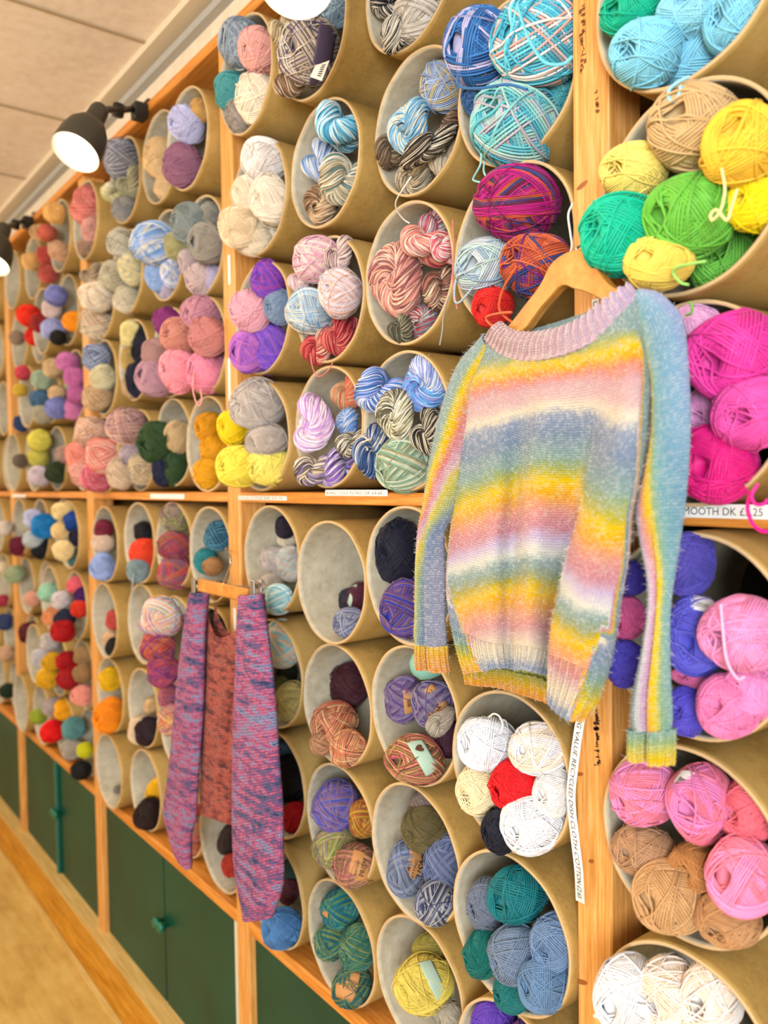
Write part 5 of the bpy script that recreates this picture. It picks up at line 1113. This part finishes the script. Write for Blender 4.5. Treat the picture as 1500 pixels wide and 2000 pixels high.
tail(('A1', 'baby blue'), [(1345,150,.87),(1325,160,.862),(1308,175,.86),(1306,192,.86),(1315,198,.86),(1326,185,.86),(1330,168,.862)], '98d8ee', .0022)
tail(('A3', 'magenta'), [(1466,960,.87),(1460,990,.862),(1464,1010,.86),(1472,1026,.86),(1488,1037,.86),(1504,1038,.862)], 'f81488', .0022)
tail(('A3', 'magenta'), [(1480,945,.87),(1468,968,.862),(1476,985,.86),(1492,984,.86),(1500,975,.862)], 'fc2c98', .002)
tail(('L7', 'bright white'), [(955,1400,.90),(965,1394,.895),(976,1400,.892),(982,1416,.89),(978,1432,.89)], 'ecebe6', .0016)
tail(('D2', 'grey blue'), [(262,1120,.93),(258,1150,.92),(259,1180,.92),(262,1196,.92)], 'a8b0b0', .002)
tail(('A6', 'chalk white'), [(1195,1965,.87),(1178,1976,.865),(1160,1984,.865),(1175,1988,.865),(1195,1996,.87)], 'f0eee8', .0016)
tail(('B14', 'navy blue'), [(722,862,.90),(708,852,.895),(696,862,.89),(694,876,.89),(704,884,.89),(718,878,.895),(708,866,.892),(726,856,.895)], 'd8ccb8', .0016)
tail(('A4', 'candy pink'), [(1408,1180,.835),(1412,1230,.83),(1420,1290,.832),(1440,1325,.838),(1455,1322,.84)], 'f4b4dc', .0018)
tail(('B9', 'rust and navy'), [(1010,520,.86),(985,560,.862),(975,600,.865),(990,622,.868),(1020,640,.872)], 'c4542c', .002)
tail(('B9', 'rust and navy'), [(1000,610,.862),(975,612,.862),(950,620,.868),(962,636,.872),(995,640,.872)], 'd06840', .002)
tail(('B9', 'silver grey'), [(905,520,.90),(890,550,.9),(888,585,.905),(898,590,.9),(925,560,.895)], 'a8b8cc', .002)
tail(('B5', 'royal blue'), [(893,150,.86),(900,170,.86),(940,172,.855),(990,165,.86),(1030,175,.87)], '2a68a8', .002)
tail(('B5', 'turquoise with pink flecks'), [(1010,10,.80),(1030,70,.79),(1062,120,.79),(1100,125,.795),(1118,110,.80)], '6acce0', .002)

kraft = plain('kraft_paper', 'c08a52', .7); mint = plain('mint_paper', 'a8c4b4', .55); mint2 = plain('teal_paper', '7ab4a8', .55); plum = plain('plum_paper', '55486a', .5); pwhite = plain('label_white', 'e8e6e6', .5)
brown_ink = plain('brown_ink', '5a3420', .7); lab_white = plain('white_print', 'e6e2ea', .6); pink_ink = plain('pink_print', 'd88a90', .6)
def band(key, roll, off, width, span, mat, texts=(), bars=None, off2=0., hoff=0.):
    """paper band round a ball, turned to face the room; roll is the slope of the band"""
    o = BALL[key]; Mw = o.matrix_world; Mi = Mw.inverted()
    view = Vector(tuple(CAM))-Mw.translation; e = (Mi.to_3x3() @ view).normalized()
    ru = (Mi.to_3x3() @ Vector(tuple(CR*math.cos(roll)+CU*math.sin(roll)))); ru = (ru-e*ru.dot(e)).normalized(); up = e.cross(ru)
    def f(a, t, h=1.0): 
        q = (e*math.cos(a)+ru*math.sin(a))*math.sqrt(max(.02, 1-min(.98, t*t)))+up*t
        return np.array((Mw @ (q.normalized()*1.045*h*1.0)))
    nA, nB = 40, 8; V = []; 
    for i in range(nA+1):
        for j in range(nB+1): V.append(f(hoff-span+2*span*i/nA, off-width/2+width*j/nB))
    Q = [(i*(nB+1)+j, (i+1)*(nB+1)+j, (i+1)*(nB+1)+j+1, i*(nB+1)+j+1) for i in range(nA) for j in range(nB)]
    b = MB().add(V, Q).obj('label_band', mat, o, True)
    mod = b.modifiers.new('paper', 'SOLIDIFY'); mod.thickness = .0006
    for (s, a0, t0, h, ink_) in texts:
        v, t = text_geo(s, h/.72)
        w = np.array([f(a0+x, t0+y, 1.022) for x, y, _ in v]); MB().add(w, t=t).obj('printing', ink_, b)
    if bars:
        a0, t0, wd, hh = bars; mb = MB(); r = random.Random(3); x = 0
        while x < wd:
            w = r.choice([.008, .012, .02]); mb.add([f(a0+x, t0, 1.02), f(a0+x+w, t0, 1.02), f(a0+x+w, t0+hh, 1.02), f(a0+x, t0+hh, 1.02)], [(0, 1, 2, 3)]); x += w+r.choice([.01, .016])
        mb.obj('barcode', ink, b)
    return b
R_ = math.radians
band(('B2', 'beige and purple'), R_(80), -.42, .60, 1.15, plum, [('10', -.5, -.50, .20, lab_white)])
band(('L6', 'plum purple'), R_(95), -.25, .55, .55, kraft, [], (-.38, -.40, .32, .26), hoff=-.15)
band(('L6', 'dark violet'), R_(-52), .0, 1.05, .75, kraft, [('PRISM', -.48, -.05, .24, ink), ('SPUN', -.3, -.32, .12, ink), ('KNITTING', -.5, .24, .10, ink)])
band(('L6', 'ochre and rose striped'), R_(-60), .30, .55, .75, mint, [('♥', -.5, .2, .2, brown_ink)])
band(('L10', 'denim grey'), R_(75), -.42, 1.1, .75, kraft, [('PRISM', -.5, -.75, .34, ink), ('KNITTING', -.45, -.35, .13, ink), ('★', -.15, -.12, .2, brown_ink)])
band(('L9', 'brown and rose'), R_(75), -.32, 1.1, .70, kraft, [('PRISM', -.42, -.5, .24, ink), ('KNITTING', -.42, -.15, .10, ink)])
band(('L13', 'teal and moss'), R_(85), .72, .30, .6, kraft)
band(('L13', 'dark teal striped'), R_(-18), .0, 1.3, .62, kraft, [('PRISM', -.45, -.2, .24, ink), ('KNITTING', -.5, .12, .12, ink)], hoff=-.35)
band(('L14', 'olive yellow'), R_(-50), -.4, .5, .8, mint2)
band(('L14', 'primrose yellow'), R_(-65), .38, .42, .7, mint)
band(('L2', 'maroon'), R_(75), .62, .36, .9, mint)
band(('A5', 'rosy pink'), R_(55), .74, .34, .6, pwhite, [], (-.2, .62, .4, .2))
band(('A4', 'royal violet'), R_(-12), .74, .36, .8, pwhite, [('Cottons', -.3, .64, .14, grey_ink)])
# the mint pull-out label above the purple skeins
o = BALL[('L6', 'dark violet')]
mb = MB(); c = at(812, 1304, .93)
mb.lathe([(0, 0), (.012, .002), (.024, .012), (.028, .03), (.026, .05)], c+np.array([-.0, -.012, 0]), (.35, .9, .2), 24); mb.obj('label_tab', mint2, o, True)
# hanging ticket on the beige and purple yarn
o = BALL[('B2', 'beige and purple')]
a = [at(616, 128, .868), at(643, 118, .868), at(628, 158, .868), at(605, 150, .868)]
mb = MB(); mb.add(np.array(a+[q+np.array([0, .001, 0]) for q in a]), [(0, 1, 2, 3), (7, 6, 5, 4), (0, 4, 5, 1), (1, 5, 6, 2), (2, 6, 7, 3), (3, 7, 4, 0)]); tk = mb.obj('price_ticket', pwhite, o)
mb = MB()
for k in range(6):
    f0 = .15+k*.12; p = lambda f, g: (np.array(a[0])*(1-f)+np.array(a[1])*f)*(1-g)+(np.array(a[3])*(1-f)+np.array(a[2])*f)*g+np.array([0, -.0006, 0])
    mb.add([p(.55, f0), p(.85, f0), p(.85, f0+.06), p(.55, f0+.06)], [(0, 1, 2, 3)])
mb.obj('barcode', ink, tk)
# ------------------------------------------------------------------ light
w = bpy.data.worlds.new('world'); SC.world = w; w.use_nodes = True
bg = w.node_tree.nodes['Background']; bg.inputs[0].default_value = (0.86, 0.93, 1.0, 1); bg.inputs[1].default_value = .5
def area(name, loc, target, sx, sy, power, col):
    l = bpy.data.lights.new(name, 'AREA'); l.shape = 'RECTANGLE'; l.size = sx; l.size_y = sy; l.energy = power; l.color = col
    o = bpy.data.objects.new(name, l); COL.objects.link(o); o.location = loc
    d = Vector(target)-Vector(loc); o.rotation_euler = d.to_track_quat('-Z', 'Y').to_euler(); return o
area('assumed_daylight_fill', (1.7, -1.9, 1.75), (-.9, .9, 1.3), 1.3, 1.5, 130, (.94, .97, 1))  # unseen area light, added for assumed front-right daylight; no window is built
for i in range(4):  # unseen warm point lights, added below the ceiling to brighten it too
    l = bpy.data.lights.new('ceiling_fill', 'POINT'); l.energy = 29; l.color = (1, .82, .62); l.shadow_soft_size = .16
    o = bpy.data.objects.new('ceiling_fill', l); COL.objects.link(o); o.location = (-.9-i*1.5, -.75, 2.45)
SC.view_settings.view_transform = 'Standard'; SC.view_settings.look = 'None'
SC.view_settings.exposure = 0.2; SC.view_settings.gamma = 1.0; SC.view_settings.use_curve_mapping = False
SC.cycles.max_bounces = 5; SC.cycles.diffuse_bounces = 2; SC.cycles.glossy_bounces = 2; SC.cycles.use_denoising = True
